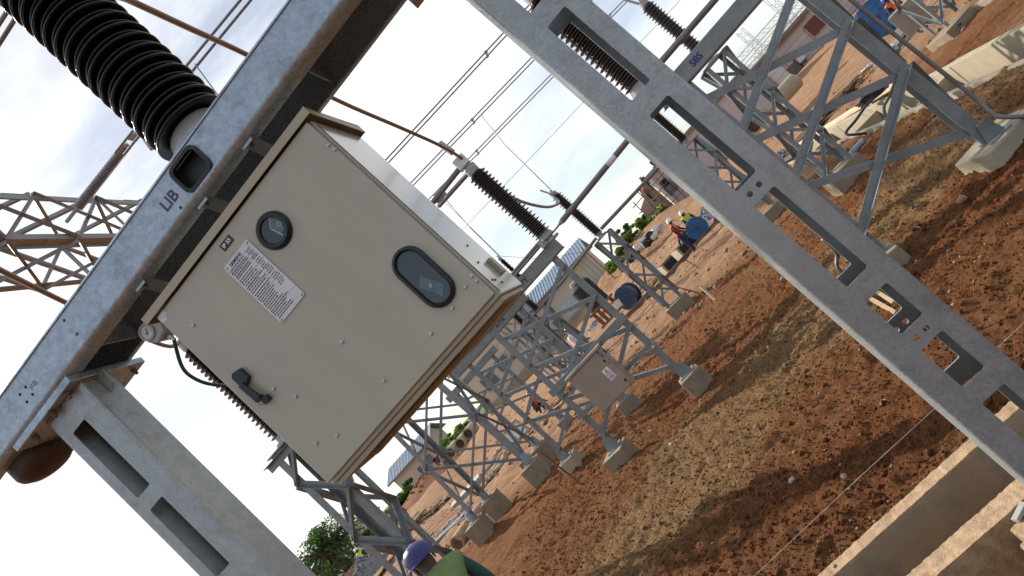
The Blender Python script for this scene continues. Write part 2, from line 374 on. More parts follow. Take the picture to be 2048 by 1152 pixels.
# ------------------------------------------------------------------ ground
def vnoise(x, y, seed):
    xi = np.floor(x).astype(np.int64); yi = np.floor(y).astype(np.int64); fx = x - xi; fy = y - yi
    fx = fx * fx * (3 - 2 * fx); fy = fy * fy * (3 - 2 * fy)
    def h(a, b):
        n = (a * 374761393 + b * 668265263 + seed * 974634777) & 0x7fffffff
        n = ((n ^ (n >> 13)) * 1274126177) & 0x7fffffff
        return ((n ^ (n >> 16)) & 0xffff) / 65535.0
    return (h(xi, yi) * (1 - fx) + h(xi + 1, yi) * fx) * (1 - fy) + (h(xi, yi + 1) * (1 - fx) + h(xi + 1, yi + 1) * fx) * fy - .5
MOUNDS = [(-3.4, 8.4, 1.5, .55, .10), (-.9, 8.6, 1.2, .4, .07), (1.9, 8.9, 1.6, .6, .10), (1.2, 6.4, 1.3, .35, .07), (-2.2, 6.2, 1.6, .4, .06),
          (3.6, 9.6, .6, 1.8, .10), (0.2, 11.3, 2.2, .5, .09), (-4.6, 10.6, 1.5, .6, .10), (1.0, 14.8, 2.0, .6, .12), (-3.6, 17.0, 2.0, .8, .10),
          (-19, 38, 3.5, 5, .9), (-28, 43, 6, 4, 1.1), (-3.5, 60, 5, 2.5, 1.4), (1.5, 57, 3, 4, 1.0), (-1.5, 52, 2.2, 3, .7), (-1.02, 9.5, .5, .45, .10), (-2.5, 9.45, .55, .5, .12), (-2.34, 11.9, .5, .5, .12), (-3.8, 11.9, .55, .5, .14), (-6.95, 14.2, .6, .6, .16), (-5.1, 14.1, .6, .6, .16), (2.86, 7.55, .8, .7, .06), (1.28, 7.4, .5, .5, .10), (2.86, 12.4, .6, .6, .12), (-.74, 17.1, .6, .6, .1), (5, 22, .5, 4, .12), (3.2, 17.5, .7, 2.2, .14)]
def ground_z(x, y, fine=True):
    x = np.asarray(x, float); y = np.asarray(y, float)
    d = np.clip((y - 30) / 60, 0, 1)
    z = .022 * np.clip(y - 34, 0, 40) + .0012 * np.clip(y - 74, 0, 900)
    for mx_, my_, sx, sy, h in MOUNDS: z = z + h * np.exp(-((x - mx_) / sx) ** 2 - ((y - my_) / sy) ** 2)
    z = z + .10 * vnoise(x * .45, y * .9, 1) + .07 * vnoise(x * 1.3, y * 2.6, 2) + .05 * vnoise(x * 3.1, y * 5.5, 3)
    if fine:
        near = np.clip((26 - y) / 12, .15, 1)
        z = z + near * (.055 * vnoise(x * 8, y * 10, 4) + .060 * np.abs(vnoise(x * 15, y * 17, 5)) + .036 * vnoise(x * 30, y * 30, 6))
    mid = np.clip((y - 13) / 8, 0, 1) * np.clip((70 - y) / 20, 0, 1)
    z = z + mid * (.16 * vnoise(x * .7, y * .8, 11) + .12 * np.abs(vnoise(x * 1.6, y * 2.4, 12)) + .05 * vnoise(x * 4, y * 4, 13))
    z = z - .03
    return z
def trench(x, y, z):
    a = (y > 3.36) & (y < 4.0) & (x > -3.2) & (x < 2.6); z = np.where(a, -.85, z)
    a = (y > 2.72) & (y <= 3.40) & (x > -1.6) & (x < 1.2); z = np.where(a, -.62, z)
    a = (x > 4.52) & (x < 5.22) & (y > 6.0) & (y < 25.5); z = np.where(a, -.60, z)
    return z
def grade(lo, a, b, hi, step, grow=1.07):
    c = list(np.arange(a, b, step)); s = step; q = a
    left = []
    while q > lo: s *= grow; q -= s; left.append(q)
    s = step; q = c[-1]; right = []
    while q < hi: s *= grow; q += s; right.append(q)
    return np.array(left[::-1] + c + right)
gx = grade(-900, -4.2, 5.4, 900, .032, 1.055); gy = grade(-40, 3.3, 11.5, 1400, .032, 1.028)
XX, YY = np.meshgrid(gx, gy); ZZ = trench(XX, YY, ground_z(XX, YY))
def grid_mesh(name, XX, YY, ZZ, mname):
    ny, nx = XX.shape; me = bpy.data.meshes.new(name)
    me.vertices.add(nx * ny); me.vertices.foreach_set('co', np.stack([XX, YY, ZZ], -1).astype(np.float32).ravel())
    i = np.arange(ny - 1)[:, None] * nx + np.arange(nx - 1)[None, :]
    q = np.stack([i, i + 1, i + nx + 1, i + nx], -1).reshape(-1, 4)
    me.loops.add(q.size); me.loops.foreach_set('vertex_index', q.ravel().astype(np.int32))
    me.polygons.add(len(q)); me.polygons.foreach_set('loop_start', np.arange(0, q.size, 4, dtype=np.int32))
    me.polygons.foreach_set('use_smooth', np.ones(len(q), bool)); me.update(); me.validate()
    me.materials.append(MATS[mname]); o = bpy.data.objects.new(name, me); COL.objects.link(o); return o
struct(grid_mesh('ground', XX, YY, ZZ, 'soil'))
def gz(x, y): return float(ground_z(np.array([x]), np.array([y]), False)[0])
def G(px, py):
    """point where a sight line meets the rough ground"""
    p = aZ(px, py, 0.0)
    for _ in range(6): p = aZ(px, py, gz(p.x, p.y))
    return p

# loose clods and pebbles on the earth
def scatter(name, label, n, mname, rmin, rmax, seed, xr, yr, sink=.3, bn=5, bm=4):
    g = np.random.default_rng(seed); x = g.uniform(*xr, n * 2); y = yr[0] + (yr[1] - yr[0]) * g.random(n * 2) ** 1.6
    ok = ~(((y > 3.3) & (y < 4.15)) | ((x > 4.4) & (x < 5.45))); x = x[ok][:n]; y = y[ok][:n]; n = len(x)
    r = rmin + (rmax - rmin) * g.random(n) ** 3; z = ground_z(x, y) + r * (.6 - sink)
    tv, tf = [], []
    for k in range(6):
        m = MB().blob((0, 0, 0), 1.0, seed * 10 + k, bn, bm, (1, 1, 1), .25); tv.append(np.array([tuple(v) for v in m.v])); tf.append(m.f)
    nv = len(tv[0]); K = g.integers(0, 6, n); sc = np.stack([g.uniform(.7, 1.3, n), g.uniform(.7, 1.3, n), g.uniform(.5, .9, n)], 1)
    P = np.stack(tv)[K] * sc[:, None, :] * r[:, None, None]; a = g.uniform(0, 6.28, n)[:, None]; c, s_ = np.cos(a), np.sin(a)
    P = np.stack([P[..., 0] * c - P[..., 1] * s_ + x[:, None], P[..., 0] * s_ + P[..., 1] * c + y[:, None], P[..., 2] + z[:, None]], -1).reshape(-1, 3)
    ls, lt = [], []
    fl = [f for f in tf[0]]; base = np.concatenate([np.array(f) for f in fl]); tot = np.array([len(f) for f in fl])
    lv = (base[None, :] + (np.arange(n) * nv)[:, None]).ravel().astype(np.int32); lt = np.tile(tot, n); st = np.concatenate([[0], np.cumsum(lt)[:-1]]).astype(np.int32)
    me = bpy.data.meshes.new(name); me.vertices.add(len(P)); me.vertices.foreach_set('co', P.astype(np.float32).ravel()); me.loops.add(len(lv)); me.loops.foreach_set('vertex_index', lv)
    me.polygons.add(len(lt)); me.polygons.foreach_set('loop_start', st); me.update(); me.validate(); me.materials.append(MATS[mname])
    o = bpy.data.objects.new(name, me); COL.objects.link(o); return tag(o, label, 'soil', kind='stuff')
scatter('earth_clods', 'crumbly red earth clods strewn over the bare ground', 6500, 'soil', .008, .026, 3, (-5.5, 5.5), (4.1, 16))
scatter('earth_crumbs', 'fine crumbs of red earth covering the bare ground', 65000, 'soil', .004, .013, 4, (-4.8, 4.4), (4.1, 12.5), .3, 4, 3)
scatter('pebbles', 'small pale pebbles scattered over the red earth', 1500, 'stone', .003, .016, 5, (-6, 5.5), (4.1, 18), .2)
scatter('site_rubble', 'broken stones and rubble strewn over the compacted yard', 1500, 'rubble_tan', .015, .08, 9, (-16, 9), (15.5, 48), .25)
for i, (px, py, r, lb) in enumerate([(1344, 890, .035, 'bright white stone on the earth right of the chipped pedestal'), (1437, 892, .03, 'small pale stone on the dark red earth below the pedestals'), (1467, 680, .05, 'pale stone on the ridge right of the slim lattice column'), (1302, 866, .05, 'flat pale stone in the shadow of the chipped pedestal'), (1513, 855, .03, 'tan stone in the middle of the bare earth'), (1690, 955, .03, 'white stone just above the setting out string'), (1556, 662, .05, 'tan stone left of the right post, beside its middle'), (1568, 560, .06, 'pale stone left of the right post, below the blue drum'), (1465, 935, .035, 'dull stone at the lower edge of the pale earth band'), (1772, 806, .032, 'grey stone close to the left edge of the right post'), (1925, 400, .05, 'white stone on the earth right of the right post'), (1645, 992, .022, 'brown stone in the dark furrow above the string'), (1585, 962, .028, 'brown stone left of the dark furrow above the string')]):
    p = G(px, py); m = MB().blob((0, 0, 0), r, i + 40, 8, 6, (1, .8, .7), .30); m.v = [v + p + V(0, 0, r * .25) for v in m.v]
    tag(m.build('stone', 'stone_pale' if i % 3 == 0 else 'stone'), lb, 'stone', 'loose stones on the bare earth')

# ------------------------------------------------------------------ plates with openings
def rrect(x0, x1, z0, z1, r=.012, n=3):
    out = []
    for cx, cz, a0 in ((x1 - r, z1 - r, 0), (x0 + r, z1 - r, 90), (x0 + r, z0 + r, 180), (x1 - r, z0 + r, 270)):
        for k in range(n + 1):
            a = R(a0 + 90 * k / n); out.append((cx + r * math.cos(a), cz + r * math.sin(a)))
    return out
def circ(x, z, r, n=14): return [(x + r * math.cos(2 * math.pi * k / n), z + r * math.sin(2 * math.pi * k / n)) for k in range(n)]
def plate(name, outer, holes, y0, y1, mname, parent, to3=None):
    """flat plate in the X-Z plane from y0 (front) to y1 with openings"""
    to3 = to3 or (lambda a, b, y: V(a, y, b))
    bm = bmesh.new(); es = []
    for loop in [outer] + holes:
        vs = [bm.verts.new(to3(a, b, y0)) for a, b in loop]
        es += [bm.edges.new((vs[i], vs[(i + 1) % len(vs)])) for i in range(len(vs))]
    bmesh.ops.triangle_fill(bm, edges=es, use_beauty=True, use_dissolve=False)
    geo = bm.faces[:]; ex = bmesh.ops.extrude_face_region(bm, geom=geo)
    dv = to3(0, 0, y1) - to3(0, 0, y0)
    bmesh.ops.translate(bm, vec=dv, verts=[e for e in ex['geom'] if isinstance(e, bmesh.types.BMVert)])
    bmesh.ops.recalc_face_normals(bm, faces=bm.faces[:])
    off = root_loc(parent); bmesh.ops.translate(bm, vec=-off, verts=bm.verts[:])
    me = bpy.data.meshes.new(name); bm.to_mesh(me); bm.free(); me.materials.append(MATS[mname])
    o = bpy.data.objects.new(name, me); COL.objects.link(o); o.parent = parent; return o
def profile(m, pts, t, p0, p1, ax):
    """open sheet profile (list of 2D points) of thickness t swept from p0 to p1; ax maps 2D to 3D offset"""
    n = len(pts); off = []
    for i in range(n):
        a = Vector(pts[max(i - 1, 0)]); b = Vector(pts[min(i + 1, n - 1)]); d = (b - a).normalized(); off.append((pts[i][0] - d.y * t, pts[i][1] + d.x * t))
    ring = list(pts) + off[::-1]
    A = [V(p0) + ax(*q) for q in ring]; B = [V(p1) + ax(*q) for q in ring]; k = len(m.v); m.v += A + B; N = len(ring)
    for i in range(N): m.f.append((k + i, k + (i + 1) % N, k + N + (i + 1) % N, k + N + i)); m.m.append(m.mi)
    for i in range(n - 1):
        m.f.append((k + i + 1, k + i, k + N - 1 - i, k + N - 2 - i)); m.m.append(m.mi)
        m.f.append((k + N + i, k + N + i + 1, k + 2 * N - 2 - i, k + 2 * N - 1 - i)); m.m.append(m.mi)
    return m
def arc(cx, cy, r, a0, a1, n=5): return [(cx + r * math.cos(R(a0 + (a1 - a0) * k / n)), cy + r * math.sin(R(a0 + (a1 - a0) * k / n))) for k in range(n + 1)]

# ------------------------------------------------------------------ breaker support frame: crossbeam on two slotted posts
fr = thing('breaker_stand', 'large galvanised steel crossbeam carried on two slotted channel posts in the foreground', 'steel frame', (-.9, 2.85, 0))
BX0, BX1 = -2.92, 1.35
holes = [rrect(-1.108, -.951, 3.572, 3.703, .03, 4)] + [circ(x, z, .0075) for x, z in [(-1.186, 3.576), (-1.944, 3.695), (-1.947, 3.61), (-2.318, 3.656), (-2.365, 3.656), (-2.319, 3.609), (-2.367, 3.609)]] + [rrect(.2, .36, 3.572, 3.703, .03, 4)]
beam = plate('crossbeam', [(BX0, 3.566), (BX1, 3.566), (BX1, 3.72), (BX0, 3.72)], holes, 2.65, 2.657, 'galv', fr)
def beamp(m):
    ax = lambda a, b: V(0, a, b)
    profile(m, arc(2.675, 3.565, .025, 180, 270) + [(2.735, 3.54)], -.007, (BX0, 0, 0), (BX1, 0, 0), ax)
    profile(m, arc(2.66, 3.721, .010, 180, 90, 3) + [(3.06, 3.731)] + arc(3.06, 3.721, .010, 90, 0, 3) + [(3.07, 3.565)] + arc(3.045, 3.565, .025, 0, -90) + [(3.022, 3.54)], .007, (BX0, 0, 0), (BX1, 0, 0), ax)
    m.bx(-2.0, -1.994, 2.66, 3.06, 3.56, 3.72); m.bx(-.42, -.414, 2.66, 3.06, 3.56, 3.72)
part(beam, 'flange', 'galv', beamp, smooth='auto')
part(beam, 'window_plug', 'rubber', lambda m: (m.bx(-1.12, -.94, 2.70, 2.71, 3.56, 3.715)))
def ring(m, outer, inner, y0, y1):
    n = len(outer); a = [V(x, y0, z) for x, z in outer]; b = [V(x, y0, z) for x, z in inner]; c = [V(x, y1, z) for x, z in outer]; d = [V(x, y1, z) for x, z in inner]
    f = []
    for i in range(n):
        j = (i + 1) % n; f += [(i, j, n + j, n + i), (2 * n + i, 3 * n + i, 3 * n + j, 2 * n + j), (i, 2 * n + i, 2 * n + j, j), (n + i, n + j, 3 * n + j, 3 * n + i)]
    m.add(a + b + c + d, f)
part(beam, 'window_rim', 'seal_black', lambda m: ring(m, rrect(-1.116, -.943, 3.566, 3.711, .036, 4), rrect(-1.100, -.959, 3.582, 3.695, .026, 4), 2.640, 2.66), smooth='auto')
text('lettering', 'LIB', (-1.197, 2.6495, 3.632), .072, 'ink_faded', beam, sx=1.0, bold=.0015)
text('stamp', '(12)', (-2.281, 2.6495, 3.634), .028, 'ink', beam)
SL = [(2.952, 3.36), (2.441, 2.868), (1.927, 2.355), (1.402, 1.844), (1.149, 1.319), (.870, 1.065), (.42, .787)]
for k, (x0, x1, sx0, sx1, dep) in enumerate([(-2.43, -2.15, -2.360, -2.264, .19), (.228, .512, .331, .433, .21)]):
    r = .022
    hl = [rrect(sx0, sx1, a, b, .008, 2) for a, b in (SL if k else [(2.949, 3.374), (2.445, 2.873), (1.93, 2.36), (1.41, 1.85), (.88, 1.32), (.42, .79)])]
    if k: hl += [circ(x, z, .0115) for z in (1.886, 1.106) for x in (.355, .402)]
    po = plate('post', [(x0 + r, .12), (x1 - r, .12), (x1 - r, 3.498), (x0 + r, 3.498)], hl, 2.70, 2.708, 'galv_post', fr)
    plate('back_plate', [(x0 + r, .12), (x1 - r, .12), (x1 - r, 3.498), (x0 + r, 3.498)], hl, 2.70 + dep - .008, 2.70 + dep, 'galv_post', po)
    m = MB(); ax = lambda a, b: V(a, b, 0)
    profile(m, arc(x0 + r, 2.70 + r, r, 270, 180) + [(x0, 2.70 + dep), (x0 + r, 2.70 + dep)], -.008, (0, 0, .12), (0, 0, 3.498), ax)
    profile(m, arc(x1 - r, 2.70 + r, r, 270, 360) + [(x1, 2.70 + dep), (x1 - r, 2.70 + dep)], .008, (0, 0, .12), (0, 0, 3.498), ax)
    m.build('post_flange', 'galv_post', po, smooth='auto')
    part(po, 'foot_plate', 'galv_post', lambda m: m.bx(x0 - .08, x1 + .08, 2.62, 2.95, .10, .125), bevel=.004)
    cp = part(fr, 'cap_plate', 'galv', lambda m: m.bx(x0 - .15, x1 + .02 + .0, 2.642, 3.12, 3.499, 3.534), bevel=.004)
    part(cp, 'gusset', 'galv_post', lambda m: m.prism([V(x1, 2.80, 3.498), V(x1 + .055, 2.80, 3.498), V(x1 + .05, 2.80, 3.42), V(x1 + .004, 2.80, 3.395)], (0, .012, 0)), bevel=.003)
    part(cp, 'gusset', 'galv_post', lambda m: m.prism([V(x0 - .001, 2.80, 3.498), V(x0 - .09, 2.80, 3.498), V(x0 - .02, 2.80, 3.40)], (0, .012, 0)), bevel=.003)
    part(cp, 'weld_bead', 'weld', lambda m: (m.tube([(x0 + .03, 2.697, 3.494), (x0 + .10, 2.696, 3.496), (x0 + .13, 2.698, 3.495)], .009, 6), m.tube([(x1 - .09, 2.697, 3.495), (x1 - .02, 2.697, 3.494), (x1 + .002, 2.73, 3.494), (x1 + .003, 2.86, 3.494)], .008, 6)))
    for bx_, by_ in ((x0 - .06, 2.68), (x0 + .10, 2.668), (x1 - .06, 2.668), (x1 - .02, 3.06), (x0 - .06, 3.05)):
        part(cp, 'bolt', 'bolt_rusty', lambda m: (m.lathe([(.014, 0), (.014, .018), (.009, .019), (.009, .032)], (bx_, by_, 3.499), (0, 0, -1), 6)))
def casing(m):
    m.lathe([(.05, -.03), (.10, -.018), (.135, .006), (.145, .03), (.145, .24)], (-2.72, 2.87, 3.455), n=28)
part(fr, 'drive_casing', 'casing_brown', casing, smooth='auto')
# concrete footing of the right post
tag(MB().bx(.05, .70, 2.45, 3.08, -.5, .098).build('concrete_footing', 'concrete', bevel=.012), 'concrete footing under the right slotted post of the breaker frame', 'footing')
tag(MB().bx(-2.62, -1.96, 2.45, 3.12, -.5, .098).build('concrete_footing', 'concrete', bevel=.012), 'concrete footing under the left slotted post of the breaker frame', 'footing')

# ------------------------------------------------------------------ operating cabinet
cb = thing('control_cabinet', 'large beige operating cabinet with two viewing windows hung below the crossbeam', 'cabinet', (-1.085, 2.9, 2.3))
CX0, CX1, CZ0, CZ1 = -1.630, -.541, 2.338, 3.372
part(cb, 'housing', 'cabinet_paint', lambda m: m.bx(CX0, CX1, 2.676, 3.175, CZ0 - .012, CZ1), bevel=.006, seg=3)
def door_fn(m): m.bx(CX0 + .004, CX1 - .012, 2.648, 2.672, CZ0 + .008, CZ1 - .004)
door = part(cb, 'door', 'cabinet_paint', door_fn, bevel=.004, seg=3)
part(cb, 'door_seal', 'gasket', lambda m: m.bx(CX0 + .012, CX1 - .022, 2.671, 2.678, CZ0 + .014, CZ1 - .014))
def hood(m):
    profile(m, [(2.630, 3.372), (2.630, 3.408), (3.215, 3.424), (3.215, 3.376)], -.004, (CX0 - .04, 0, 0), (CX1 + .028, 0, 0), lambda a, b: V(0, a, b))
    m.bx(CX1 + .024, CX1 + .028, 2.634, 3.212, 3.372, 3.412); m.bx(CX0 - .04, CX0 - .036, 2.634, 3.212, 3.372, 3.412)
part(cb, 'hood', 'cabinet_edge', hood, bevel=.002)
def under(m):
    m.bx(CX0 + .012, CX1 - .012, 2.690, 2.725, CZ0 - .036, CZ0 - .0125); m.bx(CX0 + .012, CX1 - .012, 3.10, 3.16, CZ0 - .036, CZ0 - .0125)
    m.bx(CX0 + .012, CX0 + .05, 2.726, 3.099, CZ0 - .034, CZ0 - .0125); m.bx(CX1 - .05, CX1 - .012, 2.726, 3.099, CZ0 - .034, CZ0 - .0125)
part(cb, 'bottom_frame', 'cabinet_edge', under, bevel=.003)
part(cb, 'cable_slot', 'pit_black', lambda m: m.bx(CX0 + .08, -.95, 2.96, 3.04, CZ0 - .020, CZ0 - .0125))
part(cb, 'seam', 'gasket', lambda m: m.tube([(CX1 + .001, 2.684, CZ0), (CX1 + .001, 2.684, CZ1 - .01)], .003, 6))
rw = part(door, 'round_window', 'rubber', lambda m: m.lathe([(.050, -.004), (.056, .018), (.068, .020), (.080, .006), (.080, -.004)], (-.977, 2.646, 3.195), (0, -1, 0), 32), smooth='auto')
part(rw, 'pane', 'glass_dark', lambda m: m.lathe([(.0565, 0), (.0565, .003)], (-.977, 2.640, 3.195), (0, -1, 0), 28))
part(rw, 'indicator', 'instrument_blue', lambda m: (m.prism([V(-.965, 2.6355, 3.155), V(-.935, 2.6355, 3.165), V(-.927, 2.6355, 3.205), V(-.945, 2.6355, 3.235), V(-.975, 2.6355, 3.205)], (0, .001, 0))))
part(rw, 'indicator_edge', 'instrument_grey', lambda m: (m.bar((-.978, 2.6352, 3.207), (-.962, 2.6352, 3.147), .006, .001, (0, 1, 0)), m.bar((-.978, 2.6352, 3.207), (-.945, 2.6352, 3.240), .006, .001, (0, 1, 0)), ring(m, circ(-.938, 3.190, .0115), circ(-.938, 3.190, .006), 2.6345, 2.6352)))
def stad(cx, cz, hw, hh, n=12):
    return [(cx + hw * math.cos(math.pi * k / n), cz + hh - hw + hw * math.sin(math.pi * k / n)) for k in range(n + 1)] + [(cx - hw * math.cos(math.pi * k / n), cz - hh + hw - hw * math.sin(math.pi * k / n)) for k in range(n + 1)]
def ovalrim(m):
    lo = [stad(-.695, 2.600, a, b) for a, b in ((.074, .148), (.072, .146), (.060, .134), (.050, .124))]; ys = (2.649, 2.632, 2.626, 2.645)
    n = len(lo[0]); k = len(m.v)
    for L_, y in zip(lo, ys): m.v += [V(x, y, z) for x, z in L_]
    for a in range(3):
        for i in range(n): m.f.append((k + a * n + i, k + a * n + (i + 1) % n, k + (a + 1) * n + (i + 1) % n, k + (a + 1) * n + i)); m.m.append(0)
ow = part(door, 'oval_window', 'rubber', ovalrim, smooth='auto')
part(ow, 'pane', 'glass_dark', lambda m: m.prism([V(x, 2.6400, z) for x, z in stad(-.695, 2.600, .0535, .1275)], (0, .003, 0)))
part(ow, 'inner_panel', 'instrument_blue', lambda m: m.prism([V(a, 2.6385, b) for a, b in [(-.738, 2.585), (-.700, 2.615), (-.660, 2.520), (-.700, 2.492)]], (0, .001, 0)))
part(ow, 'inner_knob', 'instrument_grey', lambda m: m.lathe([(.009, 0), (.009, .002)], (-.700, 2.638, 2.555), (0, -1, 0), 12))
for x, z in [(-.561, 3.235), (-.556, 3.204), (-.562, 2.458), (-.563, 2.431), (-.612, 2.449), (-.711, 2.433), (-.847, 2.431), (-1.125, 2.45), (-1.127, 2.684), (-1.53, 3.218), (-1.485, 2.778), (-1.441, 2.686), (-1.44, 2.448), (-1.531, 2.492)]:
    part(door, 'bolt', 'bolt', lambda m: m.lathe([(.0085, 0), (.0085, .003), (.0068, .0035), (.0068, .009), (.005, .0105)], (x, 2.648, z), (0, -1, 0), 10), smooth='auto')
npl = part(door, 'nameplate', 'plate_alu', lambda m: m.prism([V(a, 2.6475, b) for a, b in rrect(-1.249, -1.085, 2.926, 3.264, .008, 3)], (0, -.005, 0)), bevel=.001)
for x in (-1.238, -1.096):
    for z in (2.937, 3.253): part(npl, 'rivet', 'bolt', lambda m: m.lathe([(.0055, 0), (.0055, .003), (.003, .005)], (x, 2.6425, z), (0, -1, 0), 10))
text('lettering', 'SIEMENS', (-1.183, 2.6422, 3.247), .0195, 'ink', npl, extrude=.0003, bold=.0006)
def fine_print(m):
    rr = random.Random(3); z = 3.230
    for row in range(27):
        x = -1.242 + rr.choice((0, 0, .004)); end = -1.150 + rr.uniform(-.02, .02)
        while x < end:
            w = rr.uniform(.004, .014); m.bx(x, min(x + w, end), 2.6418, 2.6424, z - .0022, z + .0022); x += w + .0028
        if row < 19:
            x = -1.128 + rr.choice((0, .006)); end = -1.094 - rr.choice((0, .006))
            while x < end:
                w = rr.uniform(.003, .008); m.bx(x, min(x + w, end), 2.6418, 2.6424, z - .0022, z + .0022); x += w + .003
        z -= .0106 + (.003 if row in (4, 12) else 0)
tag(part(npl, 'fine_print', 'ink', fine_print), None, None, kind='stuff')
tag(part(npl, 'ruled_lines', 'ink_faded', lambda m: [m.bx(-1.244, -1.090, 2.6419, 2.6424, z, z + .0008) for z in (3.2355, 3.214, 3.193, 3.161, 3.128, 3.10, 3.066, 2.982)]), None, None, kind='stuff')
ip = part(door, 'rating_tag', 'black_plastic', lambda m: m.bx(-1.192, -1.126, 2.6455, 2.6478, 3.305, 3.339))
text('lettering', 'IP 55', (-1.159, 2.6452, 3.322), .0245, 'ink_white', ip, extrude=.0003, bold=.0005)
def handle(m):
    m.prism([V(-1.572, 2.648, 2.872), V(-1.572, 2.648, 2.938), V(-1.556, 2.648, 2.950), V(-1.516, 2.648, 2.940), V(-1.514, 2.648, 2.886), V(-1.540, 2.648, 2.872)], (0, -.026, 0))
    m.prism([V(-1.572, 2.624, 2.89), V(-1.546, 2.624, 2.89), V(-1.530, 2.624, 2.795), V(-1.566, 2.624, 2.785)], (0, -.014, 0))
    m.bx(-1.562, -1.538, 2.612, 2.648, 2.782, 2.802); m.bx(-1.548, -1.518, 2.618, 2.648, 2.757, 2.783)
part(door, 'handle', 'black_plastic', handle, bevel=.003)
part(door, 'wire_seal', 'cable_black', lambda m: m.tube(bez([(-1.556, 2.615, 2.786), (-1.562, 2.610, 2.772), (-1.548, 2.612, 2.762), (-1.543, 2.614, 2.775), (-1.546, 2.612, 2.760), (-1.535, 2.612, 2.748), (-1.518, 2.614, 2.742)], 5), .0012, 5))
for x in (-.790, -1.112, -1.580):
    def brk(m):
        profile(m, [(2.664, 3.512), (2.664, 3.524), (2.676, 3.536), (2.720, 3.536), (2.738, 3.528), (2.945, 3.424)], -.006, (x - .03, 0, 0), (x + .03, 0, 0), lambda a, b: V(0, a, b))
    bk = part(cb, 'hanger_bracket', 'galv_post', brk, smooth='auto')
    part(bk, 'bolt', 'bolt_rusty', lambda m: m.lathe([(.011, 0), (.011, .010), (.006, .011), (.006, .020)], (x, 2.70, 3.531), (0, 0, -1), 6))
for y, z in ((2.83, 2.50), (2.76, 2.40), (2.80, 2.395), (2.95, 2.60), (2.86, 2.375)):
    part(cb, 'side_screw', 'bolt_rusty', lambda m: m.lathe([(.006, 0), (.004, .005)], (CX1, y, z), (1, 0, 0), 8))
part(cb, 'side_bracket', 'cabinet_edge', lambda m: m.bx(CX1, CX1 + .02, 2.98, 3.04, 2.41, 2.50), bevel=.003)
part(cb, 'old_sticker', 'label_white', lambda m: m.prism([V(a, 2.6478, b) for a, b in [(-1.622, 3.362), (-1.585, 3.366), (-1.572, 3.345), (-1.588, 3.338), (-1.592, 3.322), (-1.620, 3.330)]], (0, -.0006, 0)))

# gas density monitor beside the cabinet
ga = thing('pressure_gauge', 'small round pressure gauge in a grey housing beside the beige cabinet', 'gauge', (-1.78, 2.83, 3.40))
part(ga, 'housing', 'cast_grey', lambda m: (m.prism([V(-1.84, 2.80, 3.40), V(-1.825, 2.80, 3.475), V(-1.76, 2.80, 3.485), V(-1.715, 2.80, 3.44), V(-1.735, 2.80, 3.375), V(-1.80, 2.80, 3.362)], (0, .10, 0)), m.bx(-1.74, -1.62, 2.83, 2.87, 3.385, 3.425)), bevel=.008)
dl = part(ga, 'dial', 'white_dial', lambda m: m.lathe([(.034, 0), (.034, .006)], (-1.800, 2.801, 3.432), (0, -1, 0), 22))
part(dl, 'bezel', 'cast_grey', lambda m: ring(m, circ(-1.800, 3.432, .040, 22), circ(-1.800, 3.432, .032, 22), 2.790, 2.803), smooth='auto')
part(dl, 'needle', 'ink', lambda m: (m.bar((-1.806, 2.794, 3.420), (-1.790, 2.794, 3.447), .004, .001, (0, 1, 0)), m.bar((-1.795, 2.794, 3.428), (-1.815, 2.794, 3.432), .003, .001, (0, 1, 0))))
part(ga, 'cable_gland', 'bolt', lambda m: (m.lathe([(.012, 0), (.014, .01), (.014, .022), (.010, .024), (.008, .04)], (-1.765, 2.84, 3.366), (0.2, 0, -1), 8), m.blob((-1.725, 2.84, 3.36), .012, 4)))
part(ga, 'cable', 'rubber', lambda m: m.tube(bez([(-1.757, 2.84, 3.335), aY(365, 735, 2.86), aY(395, 760, 2.90), aY(432, 770, 2.98), aY(470, 770, 3.2)], 6), .0085, 8), smooth=True)

# breaker pole: porcelain standing on the crossbeam
bp_ = thing('breaker_pole', 'huge black ribbed porcelain insulator standing on the foreground crossbeam', 'insulator', (-.968, 2.865, 3.731))
part(bp_, 'base_flange', 'cast_grey', lambda m: m.lathe([(.205, 0), (.205, .022), (.150, .026), (.138, .11), (.125, .125)], (-.968, 2.865, 3.733), n=32), smooth='auto')
part(bp_, 'core', 'porcelain_black', lambda m: m.lathe([(.118, 0), (.118, 1.95)], (-.968, 2.865, 3.84), n=28), smooth='auto')
shed_me = {}
def shed_mesh(r, key):
    m = MB(); m.lathe([(.117, .034), (r * .72, .022), (r - .008, .008), (r - .001, .002), (r, -.003), (r - .003, -.008), (r - .010, -.010), (r * .82, -.005), (r * .72, -.003), (.117, .004)], (0, 0, 0), n=40)
    me = bpy.data.meshes.new('shed'); me.from_pydata([tuple(p) for p in m.v], [], m.f); me.polygons.foreach_set('use_smooth', [True] * len(me.polygons)); me.materials.append(MATS['porcelain_black']); return me
big, small = shed_mesh(.188, 'b'), shed_mesh(.172, 's')
z = 3.868
for i in range(52):
    o = bpy.data.objects.new('shed', big if i % 2 == 0 else small); COL.objects.link(o); o.parent = bp_; o.location = (0, 0, z - 3.731); z += .0355
part(bp_, 'top_cap', 'cast_grey', lambda m: m.lathe([(.13, 0), (.15, .01), (.15, .12), (.08, .13)], (-.968, 2.865, 5.70), n=24), smooth='auto')

